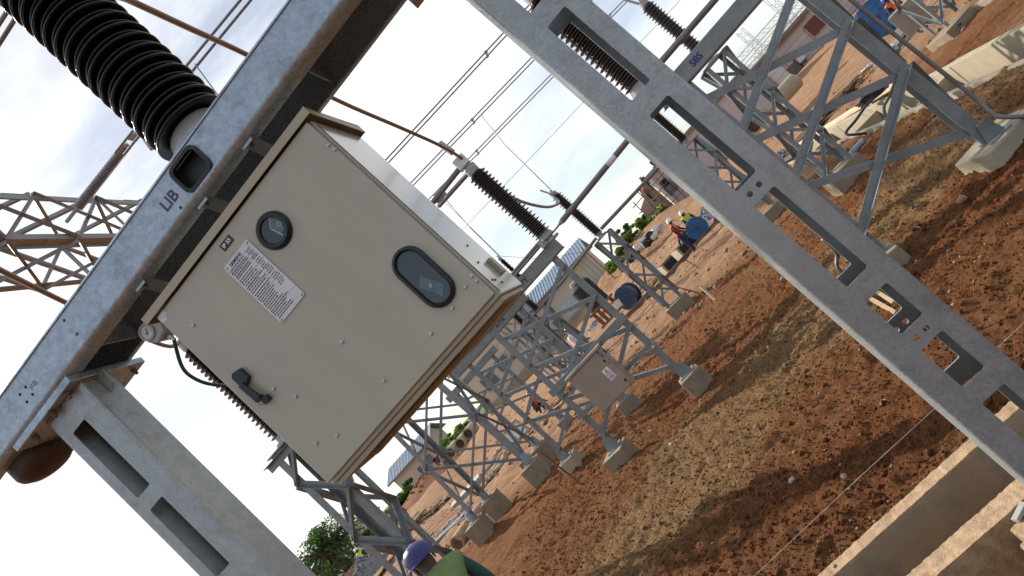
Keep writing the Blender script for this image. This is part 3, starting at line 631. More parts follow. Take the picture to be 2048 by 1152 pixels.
# ------------------------------------------------------------------ near cable trench of concrete
tr = thing('cable_trench', 'open concrete cable trench crossing the ground in front of the posts', 'trench', (-.3, 3.8, -.5))
rr = random.Random(11)
def wavy_wall(m, x0, x1, y0, y1, z0, z1, n=46, seed=1, ragged=.010):
    q = random.Random(seed); prev = None
    for i in range(n + 1):
        x = x0 + (x1 - x0) * i / n; a = y1 + q.uniform(-1, 1) * ragged * 1.8; t = z1 + q.uniform(-1, 1) * ragged * .5; b = y0 + q.uniform(-.3, .3) * ragged
        cur = [V(x, y0, z0), V(x, y1, z0), V(x, a, t), V(x, b, t + .002)]
        k = len(m.v); m.v += cur
        if prev is not None:
            for j in range(4): m.f.append((prev + j, k + j, k + (j + 1) % 4, prev + (j + 1) % 4)); m.m.append(0)
        else: m.f.append((k, k + 1, k + 2, k + 3)); m.m.append(0)
        prev = k
    m.f.append((prev + 3, prev + 2, prev + 1, prev)); m.m.append(0)
part(tr, 'far_wall', 'concrete_dusty', lambda m: wavy_wall(m, -3.1, 2.5, 3.972, 4.085, -.95, .025, 300, 2, .003))
part(tr, 'far_wall_face', 'concrete', lambda m: m.bx(-3.1, 2.5, 3.962, 3.970, -.95, .012))
part(tr, 'near_wall', 'concrete_dusty', lambda m: wavy_wall(m, -1.55, 1.15, 3.40, 3.552, -.95, .018, 150, 4, .003))
part(tr, 'floor', 'concrete', lambda m: m.bx(-3.1, 2.5, 3.553, 3.961, -.95, -.80))
sl = aZ(2010, 1090, -.05)
cvr = thing('trench_cover', 'pale concrete cover slab lying across the near edge of the trench', 'slab', (.25, 3.2, -.1))
part(cvr, 'slab', 'concrete_dusty', lambda m: m.box((.33, 3.20, -.045), (.46, .36, .09), R(8)), bevel=.012, seg=3)
part(cvr, 'steel_edge', 'concrete_grey', lambda m: m.box((.17, 3.36, .015), (.10, .035, .02), R(30)), bevel=.003)
tag(MB().tube([aZ(1500, 1160, .07), aZ(1700, 972, .065), aZ(1880, 807, .06), aZ(2120, 575, .07)], .0022, 5).build('setting_out_line', 'string'), 'thin white setting out string stretched along the near trench', 'string')
tag(MB().tube([aZ(760, 1152, .12), aZ(1000, 985, .10), aZ(1140, 860, .09), aZ(1190, 815, .1)], .006, 5).build('setting_out_line', 'string'), 'thin pale string stretched over the earth toward the lattice tower feet', 'string')

# ------------------------------------------------------------------ lattice builders
def insulator(th, base, z1, r, core, n, mname, name='sheds'):
    x, y, z0 = base; m = MB(); pr = [(core, 0)]; H = z1 - z0; p = H / n
    for i in range(n):
        q = r if i % 2 == 0 else r * .74; h = i * p
        pr += [(core, h + .08 * p), (q - .006, h + .34 * p), (q, h + .42 * p), (q - .004, h + .50 * p), (core, h + .80 * p)]
    pr.append((core, H)); m.lathe(pr, (x, y, z0), n=20); return m.build(name, mname, th, smooth='auto')
def two_leg_frame(label, xl, xr, y, zf, ztop, beam=(.30, .30), nodes=(2.52, 1.93, 1.30, .52), text_='', w=.095, bw=.062, group=None, tx=.5):
    t = thing('disconnector_frame', label, 'steel frame', ((xl + xr) / 2, y, zf), group)
    part(t, 'leg', 'galv_lattice', lambda m: m.angle((xr, y, zf + .02), (xr, y, ztop), w, .010, (-1, 0, 0), (0, 1, 0)))
    part(t, 'leg', 'galv_lattice', lambda m: m.angle((xl, y, zf + .02), (xl, y, ztop), w, .010, (1, 0, 0), (0, 1, 0)))
    for k in range(3):
        za, zb = nodes[k], nodes[k + 1]
        part(t, 'brace', 'galv_lattice', lambda m: m.angle((xr - .01, y - .010, za), (xl + .01, y - .010, zb), bw, .007, (0, 0, 1), (0, -1, 0)))
        part(t, 'brace', 'galv_lattice', lambda m: m.angle((xl + .01, y + .022, za), (xr - .01, y + .022, zb), bw, .007, (0, 0, -1), (0, 1, 0)))
    x0, x1 = xl - beam[0], xr + beam[1]
    b = part(t, 'crossbeam', 'galv_lattice', lambda m: profile(m, [(y + .10, ztop + .002), (y - .055, ztop + .002), (y - .06, ztop + .008), (y - .06, ztop + .17), (y - .055, ztop + .176), (y + .10, ztop + .176)], .008, (x0, 0, 0), (x1, 0, 0), lambda a, c: V(0, a, c)))
    if text_: text('lettering', text_, (x0 + (x1 - x0) * tx, y - .0695, ztop + .09), .10, 'ink', b, bold=.002)
    for xx in (xl, xr):
        part(t, 'base_plate', 'galv_lattice', lambda m: m.bx(xx - .12, xx + .12, y - .11, y + .13, zf, zf + .018))
        part(t, 'foot_gusset', 'galv_lattice', lambda m: m.prism([V(xx - .10, y - .012, zf + .018), V(xx + .10, y - .012, zf + .018), V(xx + .055, y - .012, zf + .20), V(xx - .055, y - .012, zf + .20)], (0, -.009, 0)))
        for zz in (ztop - .08, nodes[1], nodes[2], nodes[3]):
            part(t, 'bolt', 'bolt', lambda m: m.lathe([(.014, 0), (.010, .014)], (xx + (-.03 if xx == xr else .03), y - .008, zz), (0, -1, 0), 6))
    return t
def pedestal(label, x, y, w, zt, rz=0.0, mname='concrete', group='concrete pedestals under steel supports'):
    m = MB(); q = random.Random(int(x * 97 + y * 31)); h = w / 2; zb = gz(x, y) - .5
    def rg(hh, z): return [V(x, y, z) + Matrix.Rotation(rz, 3, 'Z') @ V(a * hh * q.uniform(.95, 1.05), b * hh * q.uniform(.95, 1.05), 0) for a, b in ((-1, -1), (1, -1), (1, 1), (-1, 1))]
    m.hexa(rg(h, zb), rg(h, zt))
    return tag(m.build('concrete_pedestal', mname, bevel=.015, seg=2), label, 'pedestal', group)
def column(label, x, y, s, z0, z1, n, w=.075, group='lattice columns carrying insulators', nm='lattice_column', mname='galv_lattice'):
    t = thing(nm, label, 'lattice column', (x, y, z0), group); h = s / 2
    C4 = [(-h, -h), (h, -h), (h, h), (-h, h)]
    for a, b in C4:
        part(t, 'leg', mname, lambda m: m.angle((x + a, y + b, z0), (x + a, y + b, z1), w, .008, (-a, 0, 0), (0, -b, 0)))
    dz = (z1 - z0 - .1) / n
    for f in range(4):
        (a0, b0), (a1, b1) = C4[f], C4[(f + 1) % 4]; nx, ny = (a0 + a1) / s, (b0 + b1) / s; o = V(nx * .006, ny * .006, 0)
        for k in range(n):
            p = V(x + a0, y + b0, z0 + .1 + k * dz) + o; q = V(x + a1, y + b1, z0 + .1 + (k + 1) * dz) + o
            if (k + f) % 2: p, q = V(q.x, q.y, p.z), V(p.x, p.y, q.z)
            part(t, 'lacing', mname, lambda m: m.angle(p, q, w * .72, .006, (0, 0, 1), (nx, ny, 0)))
    part(t, 'top_plate', mname, lambda m: m.bx(x - h - .04, x + h + .04, y - h - .04, y + h + .04, z1, z1 + .02))
    return t

# --- disconnector 617: front frame
f1 = two_leg_frame('steel disconnector frame stencilled 617Y behind the beige cabinet', -2.48, -1.03, 9.60, .31, 2.70, (.40, .17), text_='617Y', tx=.62)
pedestal('concrete pedestal under the right leg of the frame stencilled 617Y', -1.02, 9.57, .34, .31, R(6))
pedestal('chipped concrete pedestal under the left leg of the frame stencilled 617Y', -2.50, 9.55, .38, .31, R(-12))
part(f1, 'shelf_channel', 'galv_lattice', lambda m: m.bar((-1.0, 9.555, 1.46), (-2.52, 9.555, 1.46), .05, .11, (0, 0, 1)))
part(f1, 'shelf_bar', 'galv_lattice', lambda m: m.angle((-1.0, 9.57, .92), (-2.52, 9.57, .92), .06, .007, (0, 0, 1), (0, -1, 0)))
part(f1, 'shelf_bar', 'galv_lattice', lambda m: m.angle((-1.0, 9.20, .92), (-1.0, 9.60, .92), .06, .007, (0, 0, 1), (-1, 0, 0)))
kb = thing('drive_cabinet', 'stainless steel drive cabinet with a warning label on the frame stencilled 617Y', 'cabinet', (-1.84, 9.35, .80))
part(kb, 'housing', 'steel_box', lambda m: m.bx(-2.14, -1.53, 9.25, 9.52, .80, 1.44), bevel=.006)
part(kb, 'lid', 'steel_box', lambda m: m.bx(-2.17, -1.50, 9.20, 9.53, 1.44, 1.475), bevel=.004)
kd = part(kb, 'door', 'steel_box', lambda m: m.bx(-2.125, -1.545, 9.232, 9.249, .815, 1.425), bevel=.003)
wl = part(kd, 'warning_label', 'label_white', lambda m: m.bx(-1.735, -1.635, 9.2295, 9.2318, 1.02, 1.20))
part(wl, 'warning_triangle', 'ink', lambda m: (m.bar((-1.715, 9.2288, 1.105), (-1.685, 9.2288, 1.185), .006, .0012, (0, 1, 0)), m.bar((-1.685, 9.2288, 1.185), (-1.655, 9.2288, 1.105), .006, .0012, (0, 1, 0)), m.bar((-1.715, 9.2288, 1.105), (-1.655, 9.2288, 1.105), .0012, .006), m.bar((-1.685, 9.2288, 1.118), (-1.685, 9.2288, 1.155), .008, .0012, (0, 1, 0))))
part(wl, 'warning_text', 'ink_magenta', lambda m: [m.bx(-1.722, -1.648, 9.2288, 9.2294, 1.035 + .018 * k, 1.045 + .018 * k) for k in range(3)])
text('lettering', '617Y', (-1.58, 9.2316, 1.36), .055, 'ink_blue', kd, xdir=(0, 0, -1), ydir=(1, 0, 0), bold=.003)
for zz in (1.27, .90):
    part(kd, 'lock', 'black_plastic', lambda m: (m.prism([V(-1.62, 9.231, zz), V(-1.60, 9.231, zz + .025), V(-1.58, 9.231, zz), V(-1.60, 9.231, zz - .025)], (0, -.008, 0)), m.bar((-1.588, 9.228, zz - .04), (-1.575, 9.228, zz - .07), .008, .004, (0, 1, 0))))
part(kb, 'side_vent', 'black_plastic', lambda m: m.lathe([(.035, 0), (.035, .012)], (-1.53, 9.40, 1.34), (1, 0, 0), 14))
i1 = thing('post_insulator', 'brown ribbed post insulator with a square grey terminal above the frame stencilled 617Y', 'insulator', (-.93, 9.66, 2.88))
insulator(i1, (-.93, 9.66, 3.04), 4.32, .145, .09, 40, 'porcelain_brown')
part(i1, 'base', 'cast_grey', lambda m: m.lathe([(.15, 0), (.15, .03), (.08, .035), (.08, .07), (.13, .075), (.095, .165)], (-.93, 9.66, 2.878), n=16), smooth='auto')
part(i1, 'top_cap', 'cast_grey', lambda m: m.lathe([(.085, 0), (.095, .03), (.095, .12), (.06, .125), (.06, .17)], (-.93, 9.66, 4.315), n=16), smooth='auto')
part(i1, 'terminal', 'plate_alu', lambda m: m.box((-.95, 9.64, 4.56), (.19, .17, .17), R(12)), bevel=.01)
part(i1, 'contact_arm', 'alu_tube', lambda m: m.tube([(-1.02, 9.64, 4.53), (-1.95, 9.62, 4.50)], .042, 12), smooth='auto')
i1b = thing('post_insulator', 'brown ribbed post insulator on the left end of the frame stencilled 617Y', 'insulator', (-2.62, 9.66, 2.88))
insulator(i1b, (-2.62, 9.66, 3.04), 4.32, .145, .09, 40, 'porcelain_brown')
part(i1b, 'base', 'cast_grey', lambda m: m.lathe([(.15, 0), (.15, .03), (.08, .035), (.08, .07), (.13, .075), (.095, .165)], (-2.62, 9.66, 2.878), n=16), smooth='auto')
part(i1b, 'top_cap', 'cast_grey', lambda m: (m.lathe([(.085, 0), (.095, .03), (.095, .12), (.06, .125), (.06, .25)], (-2.62, 9.66, 4.315), n=16)), smooth='auto')
part(i1b, 'contact_arm', 'alu_tube', lambda m: m.tube([(-2.6, 9.66, 4.50), (-1.95, 9.62, 4.50)], .042, 12), smooth='auto')
rd = thing('drive_rod', 'long thick grey tubular drive rod rising right from the brown insulator base', 'rod', (-.8, 9.6, 3.0))
part(rd, 'tube', 'alu_tube', lambda m: m.tube([(-.62, 9.62, 2.955), (1.34, 9.62, 3.03)], .042, 12), smooth='auto')
part(rd, 'rod_end', 'cast_grey', lambda m: m.tube([(-.92, 9.60, 2.94), (-.70, 9.61, 2.95), (-.62, 9.62, 2.955)], [.014, .014, .040], 8), smooth='auto')
part(rd, 'marker_band', 'label_white', lambda m: m.tube([(.34, 9.62, 2.9917), (.50, 9.62, 2.998)], .0435, 12, caps=False))
rd2 = thing('drive_rod', 'twin horizontal drive rods lying above the beam stencilled 617Y', 'rod', (-1.7, 9.55, 2.97))
part(rd2, 'tube', 'alu_tube', lambda m: m.tube([(-1.02, 9.52, 2.985), (-2.45, 9.52, 2.965)], .028, 10), smooth='auto')
part(rd2, 'tube', 'alu_tube', lambda m: m.tube([(-1.02, 9.46, 2.94), (-2.45, 9.46, 2.92)], .020, 10), smooth='auto')
part(rd2, 'support', 'cast_grey', lambda m: (m.bx(-1.06, -1.0, 9.42, 9.56, 2.88, 3.0)))
part(rd2, 'support', 'cast_grey', lambda m: (m.bx(-2.49, -2.43, 9.42, 9.56, 2.88, 3.0)))
# --- second frame of disconnector 617
f2 = two_leg_frame('steel disconnector frame stencilled 617X standing behind the front frame', -3.80, -2.33, 11.90, .36, 2.70, (.25, .20), text_='617X', tx=.66)
pedestal('concrete pedestal under the right leg of the frame stencilled 617X', -2.34, 11.93, .36, .36, R(5))
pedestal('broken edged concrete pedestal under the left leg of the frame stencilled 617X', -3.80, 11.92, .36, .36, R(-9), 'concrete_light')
for k, (px, py, ww) in enumerate([(1003, 520, 'small dark earth switch insulator beside the cabinet corner'), (1036, 556, 'smaller dark earth switch insulator just below the cabinet corner')]):
    p = aY(px, py, 11.9); e = thing('earth_switch_insulator', ww, 'insulator', (p.x, p.y, 2.88))
    zt = p.z; insulator(e, (p.x, p.y, 2.95), zt, .06, .03, 18, 'porcelain_black')
    part(e, 'base', 'cast_grey', lambda m: m.lathe([(.07, 0), (.07, .05), (.04, .075)], (p.x, p.y, 2.878), n=12), smooth='auto')
    part(e, 'clamp', 'cast_grey', lambda m: (m.lathe([(.03, 0), (.035, .05), (.012, .06), (.012, .11)], (p.x, p.y, zt), n=10)), smooth='auto')
p = aY(944, 732, 11.85)
el = thing('earthing_clamp', 'dark clamp assembly on the left end of the beam stencilled 617X', 'clamp', (p.x, p.y, 2.88))
part(el, 'bracket', 'cast_grey', lambda m: (m.box((p.x + .02, p.y, 2.94), (.05, .12, .14)),), bevel=.005)
part(el, 'jaw', 'cast_grey', lambda m: m.box((p.x + .12, p.y, 3.02), (.16, .05, .05), R(10)), bevel=.005)
part(el, 'rod', 'alu_tube', lambda m: m.tube([(p.x + .1, p.y, 3.0), (-2.4, p.y, 3.0)], .02, 8), smooth='auto')
for k, (x, w_) in enumerate([(-2.25, 'right'), (-3.92, 'left')]):
    e = thing('post_insulator', 'brown ribbed post insulator on the %s end of the beam stencilled 617X' % w_, 'insulator', (x, 11.95, 2.88))
    insulator(e, (x, 11.95, 3.04), 4.32, .145, .09, 40, 'porcelain_brown')
    part(e, 'base', 'cast_grey', lambda m: m.lathe([(.15, 0), (.15, .03), (.08, .035), (.08, .07), (.13, .075), (.095, .165)], (x, 11.95, 2.878), n=16), smooth='auto')
    part(e, 'top_cap', 'cast_grey', lambda m: m.lathe([(.085, 0), (.095, .03), (.095, .12), (.06, .125), (.06, .25)], (x, 11.95, 4.315), n=16), smooth='auto')
# --- near right frame
f3 = two_leg_frame('nearest steel disconnector frame on the right with wide cross bracing', 1.30, 2.82, 7.40, .20, 2.72, (.25, .5), nodes=(2.56, 1.93, 1.24, .40), w=.13, bw=.082)
part(f3, 'leg', 'galv_lattice', lambda m: m.angle((2.90, 7.82, .22), (2.90, 7.82, 2.72), .12, .010, (-1, 0, 0), (0, -1, 0)))
for za, zb in ((1.90, 1.24), (1.24, .62), (2.5, 1.90)):
    part(f3, 'side_brace', 'galv_lattice', lambda m: m.angle((2.83, 7.45, za), (2.92, 7.80, zb), .06, .007, (0, 0, 1), (1, 0, 0)))
text('lettering', 'S8S', (1.60, 7.3300, 2.81), .10, 'ink_blue', f3, bold=.003)
part(f3, 'conduit', 'alu_tube', lambda m: m.tube(bez([aY(1680, -22, 7.4), aY(1717, 12, 7.4), aY(1835, 105, 7.4), aY(1945, 192, 7.4), aY(1985, 228, 7.3), aY(2010, 234, 7.25), aY(2060, 232, 7.2)], 6), .022, 8), smooth='auto')
part(f3, 'red_tag', 'red_paint', lambda m: m.box((2.80, 7.44, 1.66), (.03, .02, .10)))
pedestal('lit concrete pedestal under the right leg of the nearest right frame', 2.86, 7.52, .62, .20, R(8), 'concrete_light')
pedestal('concrete pedestal under the left leg of the nearest right frame', 1.28, 7.42, .44, .20, R(-5))
for k, (x, w_) in enumerate([(1.06, 'seen through the top slot of the right post'), (3.22, 'beyond the top right of the near right frame')]):
    e = thing('post_insulator', 'brown ribbed post insulator ' + w_, 'insulator', (x, 7.46, 2.90))
    insulator(e, (x, 7.46, 3.12), 4.5, .145, .09, 40, 'porcelain_brown')
    part(e, 'base', 'cast_grey', lambda m: m.lathe([(.16, 0), (.16, .03), (.07, .035), (.07, .10), (.13, .105), (.10, .22)], (x, 7.46, 2.90), n=14), smooth='auto')
    part(e, 'top_cap', 'cast_grey', lambda m: m.lathe([(.085, 0), (.095, .03), (.095, .14)], (x, 7.46, 4.495), n=14), smooth='auto')
tag(MB().tube([(1.2, 7.33, 3.06), (3.2, 7.33, 3.06)], .035, 12).build('drive_rod', 'alu_tube', smooth='auto'), 'grey drive rod running along the beam of the near right frame', 'rod')

# --- lattice columns with insulators
def col_ins(label_c, label_i, x, y, s, z1, ztop, r, n, seg, lab_p, pz, core=.09, cap=True, rz=0):
    column(label_c, x, y, s, pz, z1, seg)
    pedestal(lab_p, x, y, s + .18, pz - .004, rz)
    e = thing('post_insulator', label_i, 'insulator', (x, y, z1 + .02))
    insulator(e, (x, y, z1 + .16), ztop, r, core, n, 'porcelain_brown')
    part(e, 'base', 'cast_grey', lambda m: m.lathe([(.15, 0), (.15, .03), (.07, .04), (.07, .08), (.11, .09), (.08, .16)], (x, y, z1 + .022), n=14), smooth='auto')
    part(e, 'top_cap', 'cast_grey', lambda m: m.lathe([(.07, 0), (.08, .03), (.08, .10), (.03, .11), (.03, .18)], (x, y, ztop - .005), n=12), smooth='auto')
    part(e, 'terminal', 'cast_grey', lambda m: m.tube([(x - .05, y, ztop + .1), (x - .16, y, ztop + .36)], .022, 8), smooth='auto')
    return e
col_ins('slim lattice column with a brown insulator right of the frame stencilled 617Y', 'dark ribbed insulator on the slim lattice column behind the blue cable drum', -.74, 17.1, .46, 2.62, 4.16, .155, 36, 4, 'square concrete pedestal under the slim lattice column near the blue drum', .32)
col_ins('slim lattice column seen through the second slot of the right post', 'brown ribbed insulator seen through the second slot of the right post', 2.18, 16.9, .46, 2.55, 4.0, .135, 40, 4, 'concrete pedestal seen through the third slot of the right post', .25)
col_ins('slim lattice column behind the bracing of the near right frame', 'dark ribbed insulator at the top right beside the near right beam', 2.86, 12.45, .46, 3.05, 4.55, .13, 42, 5, 'long concrete pedestal under the lattice column behind the right bracing', .36)
tag(MB().tube([(-.62, 17.05, 2.78), (.6, 17.05, 2.75), (2.1, 16.9, 2.72)], .045, 12).build('drive_rod', 'alu_tube', smooth='auto'), 'grey drive rod joining the two far lattice columns', 'rod')
tag(MB().tube([(-.86, 17.05, 2.72), (-2.2, 17.2, 2.63), (-4.2, 17.4, 2.6)], .040, 10).build('drive_rod', 'alu_tube', smooth='auto'), 'grey drive rod running left from the slim column toward the blue roofed house', 'rod')
column('slim lattice column behind the upper bracing of the frame stencilled 617Y', -3.2, 17.4, .46, .2, 2.6, 4)
column('slim lattice column behind the lower bracing of the frame stencilled 617Y', -4.15, 19.5, .46, .2, 2.6, 4)
pedestal('concrete pedestal under the slim column behind the upper bracing', -3.2, 17.4, .6, .2)
pedestal('concrete pedestal under the slim column behind the lower bracing', -4.15, 19.5, .6, .2)
for x, y, w_ in ((-3.2, 17.4, 'upper'), (-4.15, 19.5, 'lower')):
    e = thing('post_insulator', 'brown ribbed insulator on the slim column behind the %s bracing' % w_, 'insulator', (x, y, 2.62)); insulator(e, (x, y, 2.64), 4.1, .15, .07, 36, 'porcelain_brown')
f5 = two_leg_frame('plain steel disconnector frame farthest behind the stencilled frames', -6.4, -4.9, 17.6, .3, 2.70, (.25, .2))
pedestal('concrete pedestal under the right leg of the farthest plain frame', -4.9, 17.6, .36, .3); pedestal('concrete pedestal under the left leg of the farthest plain frame', -6.4, 17.6, .36, .3)
# left column beside the worker
column('tall lattice column at the bottom left beside the worker in the violet helmet', -4.98, 8.26, .48, -.02, 3.60, 7, .10)
e = thing('post_insulator', 'dark ribbed insulator showing behind the left edge of the beige cabinet', 'insulator', (-5.0, 8.26, 3.62))
part(e, 'base', 'cast_grey', lambda m: m.lathe([(.18, 0), (.18, .05), (.13, .06), (.12, .14)], (-5.0, 8.26, 3.622), n=16), smooth='auto')
insulator(e, (-5.0, 8.26, 3.76), 5.42, .17, .10, 46, 'porcelain_brown')
part(e, 'top_cap', 'cast_grey', lambda m: m.lathe([(.11, 0), (.13, .04), (.13, .16), (.04, .17), (.04, .26)], (-5.0, 8.26, 5.41), n=16), smooth='auto')
part(e, 'foot_bracket', 'galv_lattice', lambda m: m.angle((-5.36, 8.02, 3.56), (-4.62, 8.02, 3.56), .10, .008, (0, 0, -1), (0, -1, 0)))

# --- four legged tower at the lower left
def tower(label, x0, x1, y0, y1, z0, lv, w=.11):
    t = thing('lattice_tower', label, 'lattice tower', ((x0 + x1) / 2, (y0 + y1) / 2, z0)); C4 = [(x0, y0), (x1, y0), (x1, y1), (x0, y1)]
    cx, cy = (x0 + x1) / 2, (y0 + y1) / 2; top = lv[-1]
    def at(i, z):
        k = 1 - .16 * (z - z0) / (top - z0); return V(cx + (C4[i][0] - cx) * k, cy + (C4[i][1] - cy) * k, z)
    for i in range(4):
        sx = 1 if C4[i][0] < cx else -1; sy = 1 if C4[i][1] < cy else -1
        part(t, 'leg', 'galv_lattice', lambda m: m.angle(at(i, z0), at(i, top), w, .010, (sx, 0, 0), (0, sy, 0)))
        part(t, 'boot', 'galv_lattice', lambda m: m.lathe([(.16, 0), (.16, .02), (.10, .024), (.085, .20), (.06, .24)], (C4[i][0], C4[i][1], z0), n=9), smooth='auto')
        part(t, 'gusset_plate', 'galv_lattice', lambda m: m.box(at(i, lv[1]) + V(sx * .07, -sy * .008, 0), (.20, .010, .18)))
        j = (i + 1) % 4; nx = V(C4[i][0] + C4[j][0] - 2 * cx, C4[i][1] + C4[j][1] - 2 * cy, 0).normalized()
        for a, b in zip(lv[:-1], lv[1:]):
            part(t, 'brace', 'galv_lattice', lambda m: m.angle(at(i, a) + nx * .010, at(j, b) + nx * .010, .055, .006, (0, 0, 1), nx))
            part(t, 'brace', 'galv_lattice', lambda m: m.angle(at(j, a) + nx * .024, at(i, b) + nx * .024, .055, .006, (0, 0, 1), nx))
    part(t, 'top_frame', 'galv_lattice', lambda m: m.bx(x0 + .10, x1 - .10, y0 + .05, y1 - .05, top, top + .05))
    return t
tower('four legged lattice tower with crossed bracing left of the frame stencilled 617X', -6.92, -5.12, 14.15, 15.35, .52, (.62, 2.0, 3.35, 4.3))
for x, y, l in ((-6.95, 14.12, 'front left'), (-6.86, 15.35, 'rear left'), (-5.12, 14.08, 'front right'), (-5.14, 15.35, 'rear right')):
    pedestal('pale concrete pedestal under the %s leg of the four legged tower' % l, x, y, .46, .515, R(4), 'concrete')

# ------------------------------------------------------------------ overhead gantry, conductors
gb = thing('gantry_beam', 'overhead lattice gantry beam at the left edge of the sky', 'gantry beam', (-6, 10, 8.1))
GC = [(-5.5, 8.12), (-5.5, 9.08), (-6.5, 9.08), (-6.5, 8.12)]; gy0, gy1 = 3.0, 27.0
for i, (x, z) in enumerate(GC):
    part(gb, 'chord', 'galv_gantry', lambda m: m.angle((x, gy0, z), (x, gy1, z), .10, .010, (1 if x < -6 else -1, 0, 0), (0, 0, 1 if z < 8.5 else -1)))
npan = 20; dy = (gy1 - gy0) / npan
for f in range(4):
    a, b = GC[f], GC[(f + 1) % 4]; nn = V((a[0] + b[0]) / 2 + 6, 0, (a[1] + b[1]) / 2 - 8.6).normalized()
    for k in range(npan):
        y = gy0 + k * dy; p, q = (V(a[0], y, a[1]), V(b[0], y + dy, b[1])) if (k + f) % 2 else (V(b[0], y, b[1]), V(a[0], y + dy, a[1]))
        part(gb, 'lacing', 'galv_gantry', lambda m: m.angle(p + nn * .01, q + nn * .01, .065, .007, (0, 1, 0), nn))
        part(gb, 'lacing', 'galv_gantry', lambda m: m.angle(V(p.x, q.y, p.z) + nn * .022, V(q.x, p.y, q.z) + nn * .022, .055, .006, (0, 1, 0), nn))
        if f in (0, 2) and k % 2 == 0: part(gb, 'lacing', 'galv_gantry', lambda m: m.angle(V(a[0], y, a[1]) + nn * .02, V(b[0], y, b[1]) + nn * .02, .05, .006, (0, 1, 0), nn))
for k in range(3):
    for x, z in GC[:2]:
        part(gb, 'splice_plate', 'galv_gantry', lambda m: m.bx(x - .104, x + .004, 8.5 + 2.4 * k, 8.95 + 2.4 * k, z - .012 if z < 8.5 else z + .001, z - .001 if z < 8.5 else z + .012))
gcol = column('tall lattice gantry column holding the far end of the overhead beam', -6.0, 27.0, 1.0, .1, 8.1, 9, .10, None, 'gantry_column', 'galv_gantry')
# tension string
a = aX(140, 435, -5.5); b = aZ(262, 280, a.z)
ts = thing('tension_insulator', 'grey ribbed tension insulator string tied to the overhead gantry beam', 'insulator', tuple(a))
d = (b - a); L_ = d.length
def tstr(m):
    n = 34; pr = [(.02, .0)]
    for i in range(n): pr += [(.03, .20 + i * (L_ - .3) / n), (.075, .20 + (i + .35) * (L_ - .3) / n), (.075, .20 + (i + .5) * (L_ - .3) / n), (.03, .20 + (i + .8) * (L_ - .3) / n)]
    pr.append((.03, L_ - .08)); m.lathe(pr, a, d, 14)
part(ts, 'sheds', 'polymer_grey', tstr, smooth='auto')
part(ts, 'shackle', 'cast_grey', lambda m: m.tube([a - d * .06, a + d * .10], .028, 8))
part(ts, 'end_clamp', 'cast_grey', lambda m: (m.blob(b + d.normalized() * .05, .08, 3), m.tube([b, b + d.normalized() * .3], .03, 8), m.tube([b + d.normalized() * .2, b + d.normalized() * .1 + V(.03, 0, -.35)], .045, 8)))
def twin(label, pts1, pts2, r, spacers, group='twin overhead conductors', mname='conductor'):
    t = thing('twin_conductor', label, 'conductor', tuple(pts1[0]), group)
    part(t, 'wire', mname, lambda m: m.tube(pts1, r, 6), smooth=True); part(t, 'wire', mname, lambda m: m.tube(pts2, r, 6), smooth=True)
    for s in spacers:
        p = V(pts1[0]).lerp(V(pts1[-1]), s); q = V(pts2[0]).lerp(V(pts2[-1]), s)
        part(t, 'spacer', 'cast_grey', lambda m: (m.bar(p, q, .05, .05), m.blob(p, .06, 2), m.blob(q, .06, 5)))
    return t
def run(p, q, z, ext=12, back=12):
    a = aZ(*p, z); b = aZ(*q, z); d = (b - a).normalized(); return [a - d * back, a, b, b + d * ext]
def twinpx(label, p, q, off, z, sp, r=.022, ext=14, back=None):
    if back is None: back = aZ(*p, z).x + 5.5
    p2 = (p[0] + off[0], p[1] + off[1]); q2 = (q[0] + off[0], q[1] + off[1])
    return twin(label, run(p, q, z, ext, back), run(p2, q2, z, ext, back), r, sp)
twinpx('uppermost twin conductor crossing the sky between cabinet and right post', (774, 317), (1013, 59), (5, 6), 8, (.30, .62), .020)
twinpx('middle twin conductor crossing the sky between cabinet and right post', (824, 363), (1069, 109), (5, 5), 8, (.22, .36, .52), .020)
twinpx('lowest twin conductor crossing the sky between cabinet and right post', (862, 394), (1107, 144), (4, 5), 8, (.18, .5), .020)
twinpx('nearer twin conductor above the crossbeam with a bolted clamp', (361, 146), (481, 0), (15, 7), 8, (.40,), .018, 10, 1.4)
twinpx('twin conductor at the top left corner behind the black insulator', (0, 45), (21, 12), (9, 26), 8, (), .022, 3, 2.5)
p = aZ(390, 128, 7.9); q = aZ(437, 192, 7.2)
tag(MB().tube([p, q, aZ(520, 300, 6.2)], .010, 6).build('dropper_wire', 'conductor'), 'thin dropper wire hanging from the bolted clamp above the crossbeam', 'wire')
tag(MB().tube(run((855, 533), (1190, 180), 8, 30, 1.5), .012, 5).build('earth_wire', 'conductor'), 'single thin earth wire crossing the sky low behind the insulators', 'wire')
tag(MB().tube([aZ(960, 228, 7.95), aY(1010, 290, 17.6), aY(1100, 378, 17.1)], .014, 5).build('dropper_wire', 'conductor'), 'thin dropper wire from the middle twin conductor to the slim column insulator', 'wire')
tag(MB().tube([aY(888, 395, 13.0), aY(940, 455, 12.4), aY(1004, 518, 11.9)], .009, 5).build('dropper_wire', 'conductor'), 'thin wire dropping to the small earth switch insulator by the cabinet', 'wire')
tag(MB().tube([aY(880, 395, 30), aY(1000, 512, 34), aY(1085, 518, 36), aY(1300, 480, 44)], .012, 5).build('service_wire', 'conductor'), 'thin service wire sagging behind the blue roofed house', 'wire')
